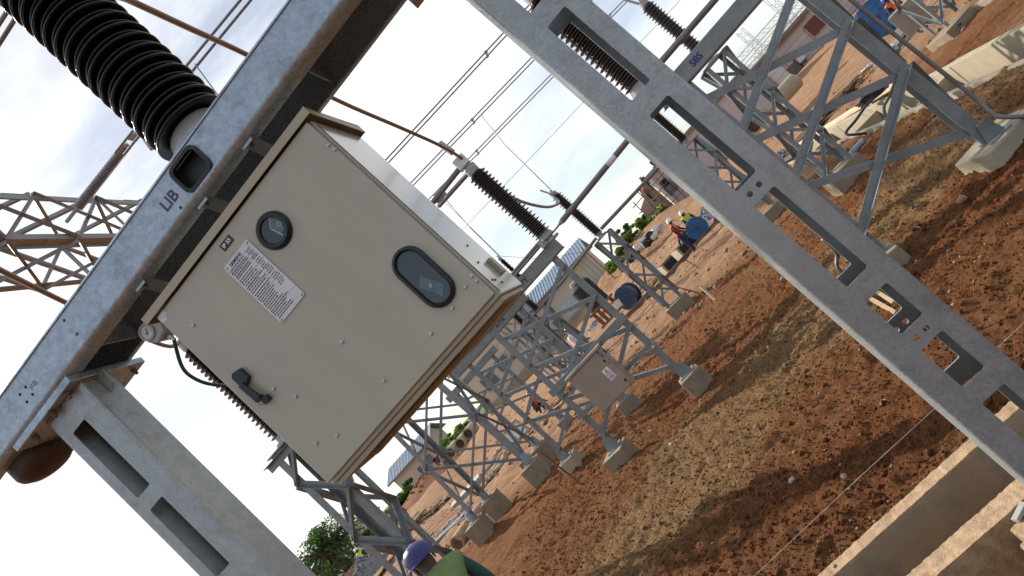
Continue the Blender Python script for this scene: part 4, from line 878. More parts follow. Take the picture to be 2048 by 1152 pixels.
tag(MB().tube(bez([V(-.95, 2.93, 5.80), V(-.93, 3.3, 5.74), aD(200, -28, 4.0), aD(258, 0, 4.4), aD(380, 57, 5.1), aD(495, 110, 6.0), aD(680, 203, 7.5), aD(800, 255, 8.6), aD(880, 291, 9.4), aD(925, 318, 9.75), V(-.95, 9.62, 4.63)], 6), .024, 8).build('jumper_cable', 'conductor_old', smooth=True), 'thick brown jumper cable sagging from the breaker to the brown insulator terminal', 'cable')
tag(MB().tube(bez([V(-2.95, 2.95, 5.6), V(-3.2, 3.4, 5.35), aD(-70, 505, 5.0), aD(0, 540, 5.4), aD(135, 607, 6.4), aD(250, 660, 7.4), aD(340, 693, 8.3), V(-5.0, 8.26, 5.62)], 6), .024, 8).build('jumper_cable', 'conductor_old', smooth=True), 'thick brown jumper cable in front of the overhead gantry beam', 'cable')
tag(MB().tube(bez([V(-.86, 9.66, 4.44), aY(990, 372, 10.5), aY(1040, 402, 12), aY(1095, 414, 14.5), aY(1118, 404, 16.4), V(-.82, 17.1, 4.28)], 6), .030, 8).build('jumper_cable', 'conductor', smooth=True), 'curved grey jumper cable linking the two brown insulators', 'cable')
tag(MB().tube([aY(905, 305, 9.75), aY(880, 287, 9.8)], .05, 8).build('cable_clamp', 'cast_grey'), 'bolted clamp on the brown jumper cable above the square terminal', 'clamp')
tb = thing('support_tube', 'short grey tube rising to the square terminal beside the cabinet edge', 'tube', tuple(aY(884, 405, 10.2)))
part(tb, 'tube', 'alu_tube', lambda m: m.tube([aY(878, 412, 10.2), aY(935, 348, 9.75)], .035, 10), smooth='auto')
part(tb, 'clamp', 'cast_grey', lambda m: (m.blob(aY(880, 395, 10.2), .09, 4), m.tube([aY(885, 378, 10.2), aY(868, 392, 10.2)], .03, 8)))

# ------------------------------------------------------------------ buildings
def opening(b, px, py, D_, w, h, pane, frame='window_frame', depth=.12, name='window', sill=False):
    p = aD(px, py, D_); return p
def house(label, name, x0, x1, y0, y1, z0, z1, wall, roof, rmat, wins, cat='house', over=.5, ridge=1.6, band=None):
    t = thing(name, label, cat, ((x0 + x1) / 2, (y0 + y1) / 2, z0))
    part(t, 'wall', wall, lambda m: m.bx(x0, x1, y0, y1, z0 - 2.0, z1))
    if roof == 'gable':
        ym = (y0 + y1) / 2
        def rf(m):
            for sgn, ya in ((-1, y0 - over), (1, y1 + over)):
                m.hexa([V(x0 - over, ya, z1 - .05), V(x1 + over, ya, z1 - .05), V(x1 + over, ym, z1 + ridge), V(x0 - over, ym, z1 + ridge)], [V(x0 - over, ya, z1 + .06), V(x1 + over, ya, z1 + .06), V(x1 + over, ym, z1 + ridge + .11), V(x0 - over, ym, z1 + ridge + .11)])
        r = part(t, 'roof', rmat, rf)
        part(t, 'gable', wall, lambda m: m.prism([V(x1 - .2, y0, z1 - .05), V(x1 - .2, y1, z1 - .05), V(x1 - .2, ym, z1 + ridge - .05)], (.18, 0, 0)))
        n = int((x1 - x0) / .33)
        tag(part(r, 'corrugation', rmat, lambda m: [m.bar((x0 - over + i * .33, y0 - over, z1 + .09), (x0 - over + i * .33, ym, z1 + ridge + .14), .09, .07) for i in range(n + 4)]), None, None, kind='stuff')
        part(t, 'fascia', 'roof_dark', lambda m: m.bx(x0 - over, x1 + over, y0 - over - .06, y0 - over, z1 - .16, z1 + .05))
    elif roof == 'flat':
        part(t, 'roof', rmat, lambda m: m.bx(x0 - over, x1 + over, y0 - over, y1 + over, z1, z1 + .35))
    for (wx, wz, w, h, pane) in wins:
        o = part(t, 'window', 'window_frame', lambda m: m.bx(wx - w / 2 - .08, wx + w / 2 + .08, y0 - .06, y0 + .02, wz - h / 2 - .08, wz + h / 2 + .08))
        part(o, 'pane', pane, lambda m: m.bx(wx - w / 2, wx + w / 2, y0 - .075, y0 - .0605, wz - h / 2, wz + h / 2))
    if band:
        part(t, 'plinth', band, lambda m: m.bx(x0 - .06, x1 + .06, y0 - .08, y0 - .001, z0 - 1.0, z0 + .55))
    return t
def xz_at(px, py, y): p = aY(px, py, y); return p.x, p.z
# blue roofed house behind the 617Y frame
YB = 62.0
w1 = [(*xz_at(1143, 612, YB), 1.5, 1.3, 'window_pale'), (*xz_at(1166, 568, YB), .8, .7, 'window_pale'), (*xz_at(1120, 645, YB), 1.0, 1.1, 'window_glass')]
hA = house('cream house with a corrugated blue roof behind the frame stencilled 617Y', 'cream_house', -16.5, -4.8, YB, YB + 7, .75, 4.35, 'wall_cream', 'gable', 'roof_blue', w1, over=.45, ridge=1.25, band='wall_render')
for px, py in ((1175, 545), (1188, 530), (1200, 555)):
    x, z = xz_at(px, py, YB); part(hA, 'panel_line', 'wall_render', lambda m: m.bx(x - .03, x + .03, YB - .012, YB - .001, 1.0, 4.1))
# cream two storey house
x0 = xz_at(985, 820, YB)[0]
w2 = [(*xz_at(985, 757, YB), 1.5, 1.3, 'window_glass'), (*xz_at(1010, 722, YB), 1.3, 1.1, 'window_glass')]
hB = house('tall cream flat roofed house between the cabinet and the four legged tower', 'cream_house', x0, x0 + 8.2, YB - 1, YB + 8, .8, 5.7, 'wall_cream', 'flat', 'wall_cream', w2, over=.25, band='wall_render')
for k in range(6):
    xx = x0 + .4 + k * 1.45; part(hB, 'parapet_block', 'wall_cream', lambda m: m.bx(xx, xx + .8, YB - 1.2, YB - .9, 6.05, 6.7))
part(hB, 'parapet_rail', 'roof_dark', lambda m: m.bx(x0, x0 + 8.2, YB - 1.1, YB - 1.0, 6.75, 6.82))
for px, py in ((955, 715), (965, 725)):
    x, z = xz_at(px, py, YB - 1); part(hB, 'wall_moulding', 'wall_render', lambda m: m.bx(x, x + 2.6, YB - 1.03, YB - 1.001, z, z + .06))
part(hB, 'wall_fan', 'concrete_grey', lambda m: (m.box(V(xz_at(1020, 700, YB - 1)[0], YB - 1.2, xz_at(1020, 700, YB - 1)[1]), (.9, .35, .7))))
# small blue roofed house lower left
YC = 86.0
xa, za = xz_at(819, 993, YC); xb, zb_ = xz_at(866, 930, YC)
hC = house('low cream house with a blue roof seen through the four legged tower', 'cream_house', xa, xb + 2.0, YC, YC + 6, za, za + 3.0, 'wall_cream', 'gable', 'roof_blue', [(*xz_at(845, 938, YC), 1.1, 1.1, 'window_glass'), (*xz_at(860, 918, YC), 1.0, 1.2, 'window_glass'), (*xz_at(876, 920, YC), 1.1, 1.0, 'shutter_red')], over=.7, ridge=1.5)
# white shed at the bottom left
YD = 62.0
xa, za = xz_at(655, 1185, YD); xb, zb_ = xz_at(722, 1105, YD)
house('long white shed with a pale roof beside the bottom left tree', 'white_shed', xa - 3, xb, YD, YD + 5, .9, 3.2, 'wall_white', 'flat', 'wall_white', [(*xz_at(706, 1119, YD), .6, .6, 'window_glass')], 'shed', over=.4)
# pink building upper right
YE = 76.0
xl = xz_at(1440, 250, YE)[0]; xr = xz_at(1750, -60, YE)[0]
hE = house('long pinkish building behind a wire fence at the upper right', 'pink_building', xl - 9, xr + 8, YE, YE + 9, .55, 4.25, 'wall_pink', 'flat', 'roof_brown', [(*xz_at(1632, 48, YE - .02), 2.0, 1.5, 'shutter_red'), (*xz_at(1660, 15, YE - .02), 1.3, 1.4, 'shutter_red'), (*xz_at(1592, 142, YE - .02), 1.6, 1.6, 'window_glass'), (*xz_at(1604, 122, YE - .02), .8, .8, 'window_glass'), (*xz_at(1588, 113, YE - .02), .7, .6, 'window_glass')], 'building', over=.7)
x, z = xz_at(1560, 155, YE); part(hE, 'round_pillar', 'wall_white', lambda m: m.lathe([(.75, 0), (.75, 3.4)], (x, YE - .5, .5), n=20), smooth='auto')
x, z = xz_at(1600, 118, YE); part(hE, 'air_conditioner', 'label_white', lambda m: m.bx(x - .4, x + .4, YE - .4, YE - .08, z - .3, z + .3), bevel=.03)
for a_, b_ in (((1550, 95), (1605, 30)), ((1440, 205), (1475, 168))):
    p, q = aY(*a_, YE - .1), aY(*b_, YE - .1); part(hE, 'lintel', 'wall_render', lambda m: m.bx(min(p.x, q.x), max(p.x, q.x), YE - .1, YE - .002, p.z - .35, p.z + .15))
fn = thing('wire_fence', 'thin post and wire fence in front of the pinkish building', 'fence', (xl, 70, .4))
for k in range(12):
    xx = xl - 6 + k * 3.2; part(fn, 'fence_post', 'rust', lambda m: m.tube([(xx, 70, gz(xx, 70) - .3), (xx, 70, gz(xx, 70) + 2.6)], .035, 6))
for k in range(4):
    part(fn, 'fence_wire', 'rust', lambda m: m.tube([(xl - 6, 70, 1.3 + .6 * k), (xl + 29.2, 70, 1.3 + .6 * k)], .016, 5))
# block house under construction with scaffold
YF = 64.0
xl2, zl2 = xz_at(1358, 412, YF); hF = house('unfinished pink block house behind scaffolding left of the right post', 'block_house', xl2, xl2 + 12, YF, YF + 8, .8, 4.45, 'wall_pink', 'flat', 'roof_brown', [(*xz_at(1329, 366, YF), .7, .7, 'pit_black'), (*xz_at(1343, 377, YF), 1.0, .95, 'window_glass')], 'house', over=.3)
part(hF, 'corner_pillar', 'wall_white', lambda m: m.bx(xl2 - .12, xl2 + .18, YF - .12, YF - .003, .5, 4.4))
sc = thing('scaffold', 'rough pole scaffolding on the unfinished pink block house', 'scaffold', (xl2 - 2, YF - 1, .8))
for k in range(5):
    xx = xl2 - 2.6 + k * .95; hh = 3.2 + (k % 3) * .5
    part(sc, 'pole', 'rust_red', lambda m: m.tube([(xx, YF - 1.0, .3), (xx + .2, YF - .9, .9 + hh)], .045, 5))
for k in range(4):
    part(sc, 'ledger', 'timber_dark', lambda m: m.tube([(xl2 - 2.8, YF - 1.05, 1.5 + k * .75), (xl2 + 3.4, YF - 1.05, 1.6 + k * .75)], .04, 5))
for k in range(3):
    xx = xl2 + .9 + k * 1.3; part(sc, 'pole', 'rust_red', lambda m: m.tube([(xx, YF - .6, .5), (xx + .1, YF - .6, 4.9)], .04, 5))
part(sc, 'deck', 'timber', lambda m: m.bx(xl2 - 2.6, xl2 - .2, YF - 1.3, YF - .5, 2.9, 2.98))
rw_ = thing('ruined_wall', 'half built brown block wall beside the scaffolding', 'wall', (xl2 - 2.6, YF + 1, .8))
part(rw_, 'wall', 'wall_render', lambda m: m.prism([V(xl2 - 3.0, YF + .4, .2), V(xl2 - .2, YF + .4, .2), V(xl2 - .2, YF + .4, 4.3), V(xl2 - 1.2, YF + .4, 4.6), V(xl2 - 1.5, YF + .4, 3.6), V(xl2 - 2.4, YF + .4, 3.2), V(xl2 - 2.7, YF + .4, 1.8)], (0, .25, 0)))
# far galvanised gantries above the pink building
def far_truss(label, p0, p1, s, n, mname='plate_alu', r=.035):
    t = thing('far_gantry', label, 'gantry', tuple(p0), 'galvanised gantries far behind'); p0 = V(p0); p1 = V(p1); x, y, d = basis(p1 - p0)
    C = [(x * a + y * b) * s / 2 for a, b in ((-1, -1), (1, -1), (1, 1), (-1, 1))]
    for c in C: part(t, 'chord', mname, lambda m: m.bar(p0 + c, p1 + c, r * 2, r * 2))
    L0 = (p1 - p0).length / n
    for f in range(4):
        for k in range(n):
            a = p0 + d * (k * L0) + C[f]; b = p0 + d * ((k + 1) * L0) + C[(f + 1) % 4]
            if k % 2: a, b = p0 + d * (k * L0) + C[(f + 1) % 4], p0 + d * ((k + 1) * L0) + C[f]
            part(t, 'lacing', mname, lambda m: m.bar(a, b, r * 1.3, r * 1.3))
    return t
far_truss('uppermost of the stacked bright lattice beams above the pink building', aD(1470, 130, 92), aD(1640, -60, 88), .8, 16)
far_truss('middle of the stacked bright lattice beams above the pink building', aD(1455, 180, 88), aD(1640, -35, 86), .9, 18)
far_truss('lowest of the stacked bright lattice beams above the pink building', aD(1440, 205, 86), aD(1630, -5, 85), .8, 18)
far_truss('thin lattice beam lowest against the pink building roof', aD(1430, 212, 90), aD(1600, 30, 88), .7, 14)
pt = aD(1478, 62, 90); far_truss('small lattice mast standing up beside the bright lattice beams', V(pt.x, pt.y, 1.2), V(pt.x, pt.y, pt.z), .9, 12)
pt = aD(1540, 0, 90); far_truss('lattice mast at the top edge right of the beams', V(pt.x, pt.y, 1.2), V(pt.x, pt.y, pt.z + 1.2), .9, 12)

# ------------------------------------------------------------------ right hand cable trench
t2 = thing('cable_trench', 'long pale concrete cable trench running away on the far right', 'trench', (4.9, 14, -.5))
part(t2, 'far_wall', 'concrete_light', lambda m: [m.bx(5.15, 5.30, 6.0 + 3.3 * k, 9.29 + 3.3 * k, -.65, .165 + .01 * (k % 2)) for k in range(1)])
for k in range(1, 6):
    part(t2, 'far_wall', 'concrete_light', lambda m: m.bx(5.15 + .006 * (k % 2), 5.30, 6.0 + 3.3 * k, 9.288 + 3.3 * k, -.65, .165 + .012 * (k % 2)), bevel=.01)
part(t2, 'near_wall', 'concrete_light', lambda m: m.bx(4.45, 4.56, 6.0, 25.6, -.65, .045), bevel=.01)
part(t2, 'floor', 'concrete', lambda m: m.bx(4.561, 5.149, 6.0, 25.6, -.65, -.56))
for y in (12.9, 16.4, 20.0):
    part(t2, 'cross_wall', 'concrete_light', lambda m: m.bx(4.562, 5.148, y, y + .14, -.558, .06), bevel=.008)
tag(MB().tube(bez([(4.2, 14.7, .10), aY(1692, 268, 14.9), aY(1712, 240, 15.1), aY(1735, 208, 15.4), aY(1752, 190, 15.8), (5.6, 16.2, .25)], 6), .028, 8).build('black_cable', 'cable_black', smooth=True), 'black cable looping out of the right hand trench', 'cable')
tag(MB().tube(bez([aY(1775, 245, 14.2), aY(1768, 215, 14.6), aY(1778, 195, 15.2), (5.7, 16.0, .25)], 6), .028, 8).build('black_cable', 'cable_black', smooth=True), 'short black cable curving over the right hand trench wall', 'cable')
cc = thing('cable_coil', 'coil of black cable lying beside the right hand trench', 'cable coil', tuple(aY(1742, 196, 16.0)))
q0 = aY(1744, 192, 16.0)
part(cc, 'coil', 'cable_black', lambda m: [m.tube([q0 + V(.26 * math.cos(a * .5) * (1 + .1 * k), .26 * math.sin(a * .5), .05 * k - .05 + .02 * math.sin(a)) for a in range(0, 14)], .026, 6) for k in range(4)], smooth=True)
tag(MB().tube([aZ(1690, 322, .10), aZ(1727, 281, .10)], .065, 12).build('plastic_pipe', 'pvc_grey', smooth='auto'), 'short grey plastic pipe lying beside the right hand trench', 'pipe')
tag(MB().bar(aZ(1560, 312, .16), aZ(1800, 162, .16), .28, .05).build('timber_plank', 'timber_pale'), 'long pale plank along the far edge of the right hand trench', 'plank')
tag(MB().bar(aZ(1568, 322, .10), aZ(1700, 226, .10), .12, .10).build('timber_plank', 'timber_dark'), 'dark timber under the long pale plank by the right hand trench', 'plank')
tag(MB().bar(aZ(1727, 193, .2), aZ(1748, 215, .05), .05, .05).build('timber_peg', 'timber'), 'short brown peg crossing the dark gap beside the right hand trench', 'peg')
for i, (a_, b_, w_, mt, lb) in enumerate([((1605, 345), (1760, 215), .16, 'timber_dark', 'lowest weathered board of the pile behind the right bracing'), ((1622, 318), (1745, 212), .14, 'timber', 'middle weathered board of the pile behind the right bracing'), ((1655, 280), (1768, 180), .12, 'timber_dark', 'upper weathered board of the pile behind the right bracing')]):
    tag(MB().bar(aY(*a_, 22.5 - i), aY(*b_, 24.0 - i), w_, .05).build('timber_board', mt), lb, 'board')
wsh = MB()
for k in range(4): wsh.blob(aY(1722 + 5 * k, 152 - 6 * k, 25), .16, 60 + k, 8, 6, (1.2, .8, .5), .4)
tag(wsh.build('plastic_bag', 'sheet_white'), 'crumpled white plastic bag on the boards behind the right bracing', 'bag')
for i, (px, py) in enumerate([(1690, 190), (1700, 200), (1712, 182)]):
    p = aY(px, py, 26); tag(MB().blob(p, .22, 70 + i, 7, 5, (1, 1, .7), .35).build('rubble', 'clod' if i == 1 else 'stone'), ['pale rubble lump nearest the boards behind the bracing', 'dark rubble lump between two pale ones behind the bracing', 'pale rubble lump right of the dark one behind the bracing'][i], 'rubble')
# concrete pipes
def cpipe(label, c, r, d, L_):
    t = thing('concrete_pipe', label, 'pipe', tuple(c), 'concrete drain pipes'); d = V(d).normalized()
    part(t, 'barrel', 'concrete_light', lambda m: m.lathe([(r * .72, .25), (r * .72, 0), (r, 0), (r, L_), (r * .72, L_), (r * .72, .3)], c, d, 22), smooth='auto')
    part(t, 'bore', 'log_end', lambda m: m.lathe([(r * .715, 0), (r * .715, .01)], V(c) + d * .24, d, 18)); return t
cpipe('round concrete pipe end nearest the right post edge', aD(1507, 253, 33), .42, (.5, 1, .05), 1.4)
cpipe('second round concrete pipe end above the nearest one', aD(1514, 244, 34.2), .42, (.5, 1, .05), 1.4)
cpipe('concrete pipe lying sideways in front of the pinkish building', aD(1556, 200, 36), .45, (.75, .2, 0), 1.4)
cpipe('left concrete pipe end on the bank above the four legged tower', aD(901, 906, 46), .42, (-.1, 1, 0), 2.0)
cpipe('middle concrete pipe end on the bank above the four legged tower', aD(920, 888, 46.5), .42, (-.1, 1, 0), 2.0)
cpipe('right concrete pipe end on the bank above the four legged tower', aD(936, 868, 47), .42, (-.1, 1, 0), 2.0)
# far right cabinet on its lattice
fb = thing('drive_cabinet', 'grey steel drive cabinet with a white label at the top right', 'cabinet', (7.0, 16.2, .35))
cM = Matrix.Rotation(R(-28), 3, 'Z'); cc0 = aD(1822, 32, 16.0)
part(fb, 'housing', 'steel_box', lambda m: m.box(cc0, (.62, .42, .66), m=cM), bevel=.006)
part(fb, 'door', 'steel_box_grey', lambda m: m.box(cc0 + cM @ V(-.32, 0, 0), (.02, .40, .64), m=cM), bevel=.004)
part(fb, 'label', 'label_white', lambda m: m.box(cc0 + cM @ V(-.332, -.02, .04), (.004, .17, .07), m=cM))
part(fb, 'vent', 'black_plastic', lambda m: m.lathe([(.04, 0), (.04, .01)], cc0 + cM @ V(-.05, -.212, .26), cM @ V(0, -1, 0), 12))
f4 = column('low lattice support behind the grey drive cabinet at the top right', 7.55, 16.6, .7, .20, 2.7, 3, .07, None, 'lattice_support')
pedestal('long brown concrete pedestal below the grey drive cabinet at the top right', 7.25, 16.3, .75, .19, R(10), 'concrete')
pedestal('small pale concrete pedestal at the top right edge', 8.0, 15.9, .55, .12, R(20), 'concrete_light')
tag(MB().tube([cc0 + V(0, -.2, -.33), cc0 + V(.1, -.5, -.6), V(7.2, 15.8, .1)], .02, 6).build('earth_cable', 'cable_black'), 'thin dark cable hanging below the grey drive cabinet', 'cable')

# ------------------------------------------------------------------ cable drums
def drum(label, c, r, w, ax, mname='drum_blue', core='timber'):
    t = thing('cable_drum', label, 'cable drum', (c[0], c[1], c[2] - r), 'cable drums in the yard'); c = V(c); ax = V(ax).normalized()
    x, y, d = basis(ax)
    for s in (-1, 1):
        o = part(t, 'flange', mname, lambda m: m.lathe([(r * .98, 0), (r, .01), (r, .045), (r * .98, .055)], c + ax * (s * w / 2 - .0275), ax, 30), smooth='auto')
        fs = c + ax * (s * (w / 2 + .03))
        for k in range(6): part(o, 'plank_joint', 'drum_navy', lambda m: m.bar(fs + x * (-r * math.sqrt(max(.02, 1 - ((k - 2.5) / 3) ** 2)) * .95) + y * (k - 2.5) * r / 3, fs + x * (r * math.sqrt(max(.02, 1 - ((k - 2.5) / 3) ** 2)) * .95) + y * (k - 2.5) * r / 3, .010, .010, ax))
        part(o, 'hub_plate', 'drum_navy', lambda m: m.lathe([(.11, 0), (.11, .012)], fs, ax * s, 4))
        for k in range(5):
            a = 2 * math.pi * k / 5; part(o, 'bolt', 'drum_navy', lambda m: m.lathe([(.035, 0), (.035, .015)], fs + (x * math.cos(a) + y * math.sin(a)) * r * .42, ax * s, 8))
    part(t, 'barrel', core, lambda m: m.lathe([(r * .78, 0), (r * .78, w - .06)], c - ax * (w / 2 - .03), ax, 24), smooth='auto')
    return t
p = aD(1395, 457, 27.3); drum('upright blue wooden cable drum beside the orange vested worker', (p.x, p.y, max(p.z, gz(p.x, p.y) + .40)), .44, .5, (-.06, -1, 0))
p = aD(1358, 462, 28.6); drum('second blue cable drum half hidden behind the orange vested worker', (p.x, p.y, gz(p.x, p.y) + .40), .40, .4, (.35, -1, 0), 'drum_navy')
p = aD(1262, 598, 30.5); drum('blue and brown cable drum lying left of the slim lattice column', (p.x, p.y, gz(p.x, p.y) + .52), .55, .45, (-.55, -1, .1), 'drum_navy', 'timber_dark')
p = aD(1755, 38, 27); drum('big blue cable drum at the top right behind the frame leg', (p.x, p.y, gz(p.x, p.y) + .74), .76, .6, (-.2, -1, 0))

# ------------------------------------------------------------------ pits, boards and rubbish in the yard
def pit(label, c, w, d_, h, rz):
    t = thing('cable_pit', label, 'pit', tuple(c)); mt = Matrix.Rotation(rz, 3, 'Z')
    for sx, sy, lx, ly in ((-1, 0, .10, d_), (1, 0, .10, d_), (0, -1, w - .101, .10), (0, 1, w - .101, .10)):
        part(t, 'wall', 'concrete_light' if sx < 0 else ('plastic_shade_black' if sy < 0 else 'concrete'), lambda m: m.box(V(c) + mt @ V(sx * w / 2, sy * (d_ / 2 - .05) * (1 if sx == 0 else 0), h / 2 - .1), (lx, ly, h + .2), m=mt), bevel=.008)  # front wall coloured black to stand in for the dark opening
    part(t, 'interior_shade', 'pit_black', lambda m: m.box(V(c) + V(0, 0, h - .16), (w - .11, d_ - .2, .06), m=mt)); return t  # raised black panel paints the shade inside the pit
p = G(1348, 528); pit('open concrete cable pit with its dark opening painted black left of the orange worker', p, 1.1, 1.5, .35, R(12))
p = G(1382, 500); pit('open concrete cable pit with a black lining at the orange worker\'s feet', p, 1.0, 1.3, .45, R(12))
for i, (a_, b_, h_, mt, lb) in enumerate([((1296, 602), (1480, 398), .18, 'timber_dark', 'long dark board along the trench edge below the blue drum'), ((1318, 572), (1474, 398), .10, 'timber', 'long brown board behind the dark one below the blue drum'), ((1220, 678), (1302, 590), .22, 'timber_dark', 'long dark board below the blue and brown cable drum')]):
    tag(MB().bar(G(*a_) + V(0, 0, h_ * .4), G(*b_) + V(0, 0, h_ * .4), .07, h_).build('timber_board', mt), lb, 'board')
def stick(name, label, a, b, r, mt, cat): tag(MB().tube([a, b], r, 6).build(name, mt), label, cat)
p = G(1166, 970); stick('steel_stake', 'rusty steel stake in front of the broken edged pedestal', p - V(0, 0, .1), p + V(-.12, .1, .85), .018, 'rust', 'stake')
p = G(1432, 600); stick('timber_peg', 'pale wooden peg standing in the soil right of the slim column', p - V(0, 0, .1), p + V(0, .05, .42), .03, 'timber_pale', 'peg')
p = G(1400, 536); stick('steel_stake', 'thin rusty stake below the open cable pits', p - V(0, 0, .1), p + V(-.12, .05, .55), .014, 'rust', 'stake')
stick('reinforcing_bar', 'rusty reinforcing bar leaning on the slim column pedestal', G(1412, 592) + V(0, 0, .05), aY(1330, 568, 17.0), .02, 'rust', 'bar')
stick('reinforcing_bar', 'thin rusty bar standing right of the blue roofed house', G(1240, 566) + V(0, 0, -.2), aD(1162, 495, 45), .04, 'rust', 'bar')
stick('timber_stick', 'pale stick lying between the frame stencilled 617X and the tower', aY(1100, 770, 15), aY(1128, 798, 14.5), .03, 'timber_pale', 'stick')
cr = thing('pallet_crate', 'reddish slatted pallet crate left of the blue and brown drum', 'crate', tuple(aD(1215, 630, 30)))
c0 = aD(1214, 622, 30)
for k in range(5): part(cr, 'slat', 'rust_red', lambda m: m.box(c0 + V(-.5 + .25 * k, 0, .05 * (k % 2)), (.16, .06, .75)))
part(cr, 'rail', 'timber_dark', lambda m: m.box(c0 + V(0, -.06, .34), (1.4, .08, .10))); part(cr, 'rail', 'timber_dark', lambda m: m.box(c0 + V(0, -.06, -.34), (1.4, .08, .10)))
part(cr, 'sheet', 'sheet_white', lambda m: m.box(c0 + V(.55, -.08, -.16), (.28, .03, .40), m=Matrix.Rotation(R(12), 3, 'Y')))
tk = thing('water_tank', 'black ribbed plastic tank against the cream house wall', 'tank', tuple(aD(1178, 600, 45)))
c0 = aD(1176, 588, 45); part(tk, 'body', 'plastic_shade_black', lambda m: m.lathe([(.75, -1.2)] + [(.78 + .03 * (k % 2), -1.1 + .2 * k) for k in range(10)] + [(.5, 1.0), (.2, 1.1)], c0, n=20), smooth='auto')
part(tk, 'cap', 'polymer_grey', lambda m: m.lathe([(.35, 0), (.35, .2), (.2, .25)], c0 + V(-.1, -.1, 1.0), n=14), smooth='auto')
def heap(name, label, c, rx, ry, h, mt, seed, cat):
    rr = random.Random(seed); m = MB(); n = 26
    for i in range(9):
        q = i / 8
        for j in range(n):
            a = 2 * math.pi * j / n; k = (1 - q) * (1 + .12 * math.sin(3 * a + seed) + .06 * rr.uniform(-1, 1))
            m.v.append(V(c) + V(rx * k * math.cos(a), ry * k * math.sin(a), -.15 + (h + .15) * (q ** .8) * (1 + .04 * rr.uniform(-1, 1))))
    for i in range(8):
        for j in range(n): m.f.append((i * n + j, i * n + (j + 1) % n, (i + 1) * n + (j + 1) % n, (i + 1) * n + j)); m.m.append(0)
    for k in range(90):
        a = rr.uniform(0, 6.28); q = rr.random(); m.blob(V(c) + V(rx * q * math.cos(a), ry * q * math.sin(a), h * (1 - q) ** .8), h * .05 + .03, k, 5, 4)
    return tag(m.build(name, mt, smooth=True), label, cat, kind='stuff')
heap('gravel_heap', 'grey gravel heap behind the upright blue drum', G(1425, 432), 1.3, 1.0, .6, 'gravel', 1, 'gravel')
heap('gravel_heap', 'grey gravel heap beside the reddish pallet crate', G(1192, 650), .9, .9, .25, 'gravel', 2, 'gravel')
heap('gravel_heap', 'grey gravel heap beside the bottom left tree', aD(718, 1120, 34) - V(0, 0, .8), 1.0, 1.6, .9, 'gravel', 3, 'gravel')
heap('gravel_heap', 'grey gravel heap seen through the right bracing', G(1570, 320), .8, .6, .35, 'gravel', 5, 'gravel')
heap('earth_heap', 'brown earth bank left of the lattice tower', aD(850, 965, 60) - V(0, 0, 1.6), 9, 3, 2.2, 'clod', 6, 'earth')
heap('timber_scrap', 'heap of broken timber offcuts behind the blue and brown drum', G(1290, 576), .8, .5, .3, 'timber', 8, 'timber')
# debris at lower left
lg = thing('log', 'thick weathered log on the ground left of the four legged tower', 'log', tuple(G(925, 1098)))
p, q = G(924, 1096) + V(0, 0, .17), G(972, 1022) + V(0, 0, .17)
part(lg, 'trunk', 'log', lambda m: m.tube([p, p.lerp(q, .35) + V(.04, 0, .02), p.lerp(q, .7), q], [.20, .18, .17, .15], 14), smooth='auto')
part(lg, 'hollow_end', 'log_end', lambda m: m.lathe([(.15, 0), (.15, .006)], p, p - q, 12))
for i, (a_, b_, w_, h_, mt, lb) in enumerate([((862, 1098), (935, 1030), .55, .12, 'gravel', 'grey gritty slab beside the log'), ((800, 1092), (905, 990), .16, .10, 'timber_dark', 'longest grey board lying left of the log'), ((885, 1112), (925, 1070), .14, .08, 'timber_dark', 'short dark board beside the log'), ((835, 1060), (875, 1015), .14, .06, 'timber_dark', 'thin dark board left of the long grey board'), ((845, 1100), (868, 1068), .12, .10, 'drum_blue', 'narrow bright blue plank left of the log'), ((888, 1128), (912, 1098), .2, .05, 'sheet_white', 'pale flat board right of the worker in the violet helmet')]):
    tag(MB().bar(G(*a_) + V(0, 0, h_ * .5), G(*b_) + V(0, 0, h_ * .5), w_, h_).build('scrap_board', mt, bevel=.01), lb, 'board')
def mesh_panel(m):
    p0, p1, p2 = G(820, 1090) + V(0, 0, .06), G(890, 1020) + V(0, 0, .06), G(840, 1110) + V(0, 0, .06)
    e = p2 - p0
    for k in range(5): m.tube([p0 + e * k / 4, p1 + e * k / 4], .012, 4)
    for k in range(12): q = p0.lerp(p1, k / 11); m.tube([q, q + e], .012, 4)
mp_ = MB(); mesh_panel(mp_); tag(mp_.build('mesh_panel', 'rust'), 'rusty reinforcing mesh panel lying left of the log', 'mesh')
gsl = MB(); pa = G(935, 985); gsl.box(pa + V(0, 0, .05), (1.7, 1.8, .2), R(20)); tag(gsl.build('concrete_slab', 'concrete_grey', bevel=.02), 'flat grey concrete slab seen through the four legged tower', 'slab')
for i, (px, py) in enumerate([(1000, 905), (1012, 888), (990, 925), (1024, 868), (978, 940)]):
    p = G(px, py); tag(MB().blob(p + V(0, 0, .08), .22, 90 + i, 7, 5, (1.4, 1, .6), .4).build('rubble', 'stone'), ['rubble lump in the middle of the row behind the tower feet', 'second rubble lump from the right behind the tower feet', 'second rubble lump from the left behind the tower feet', 'rightmost rubble lump of the row behind the tower feet', 'leftmost rubble lump of the row behind the tower feet'][i], 'rubble', 'rubble behind the tower feet')
fr2 = thing('frame_panel', 'pale timber frame panel leaning behind the four legged tower', 'frame', tuple(G(1000, 890)))
fa, fb_, fc, fd = aY(992, 885, 20.5), aY(1030, 840, 20.5), aY(1058, 858, 20.2), aY(1018, 905, 20.2)
for a_, b_ in ((fa, fb_), (fb_, fc), (fc, fd), (fd, fa), (fa.lerp(fb_, .5), fd.lerp(fc, .5))): part(fr2, 'rail', 'timber', lambda m: m.bar(a_, b_, .07, .05))
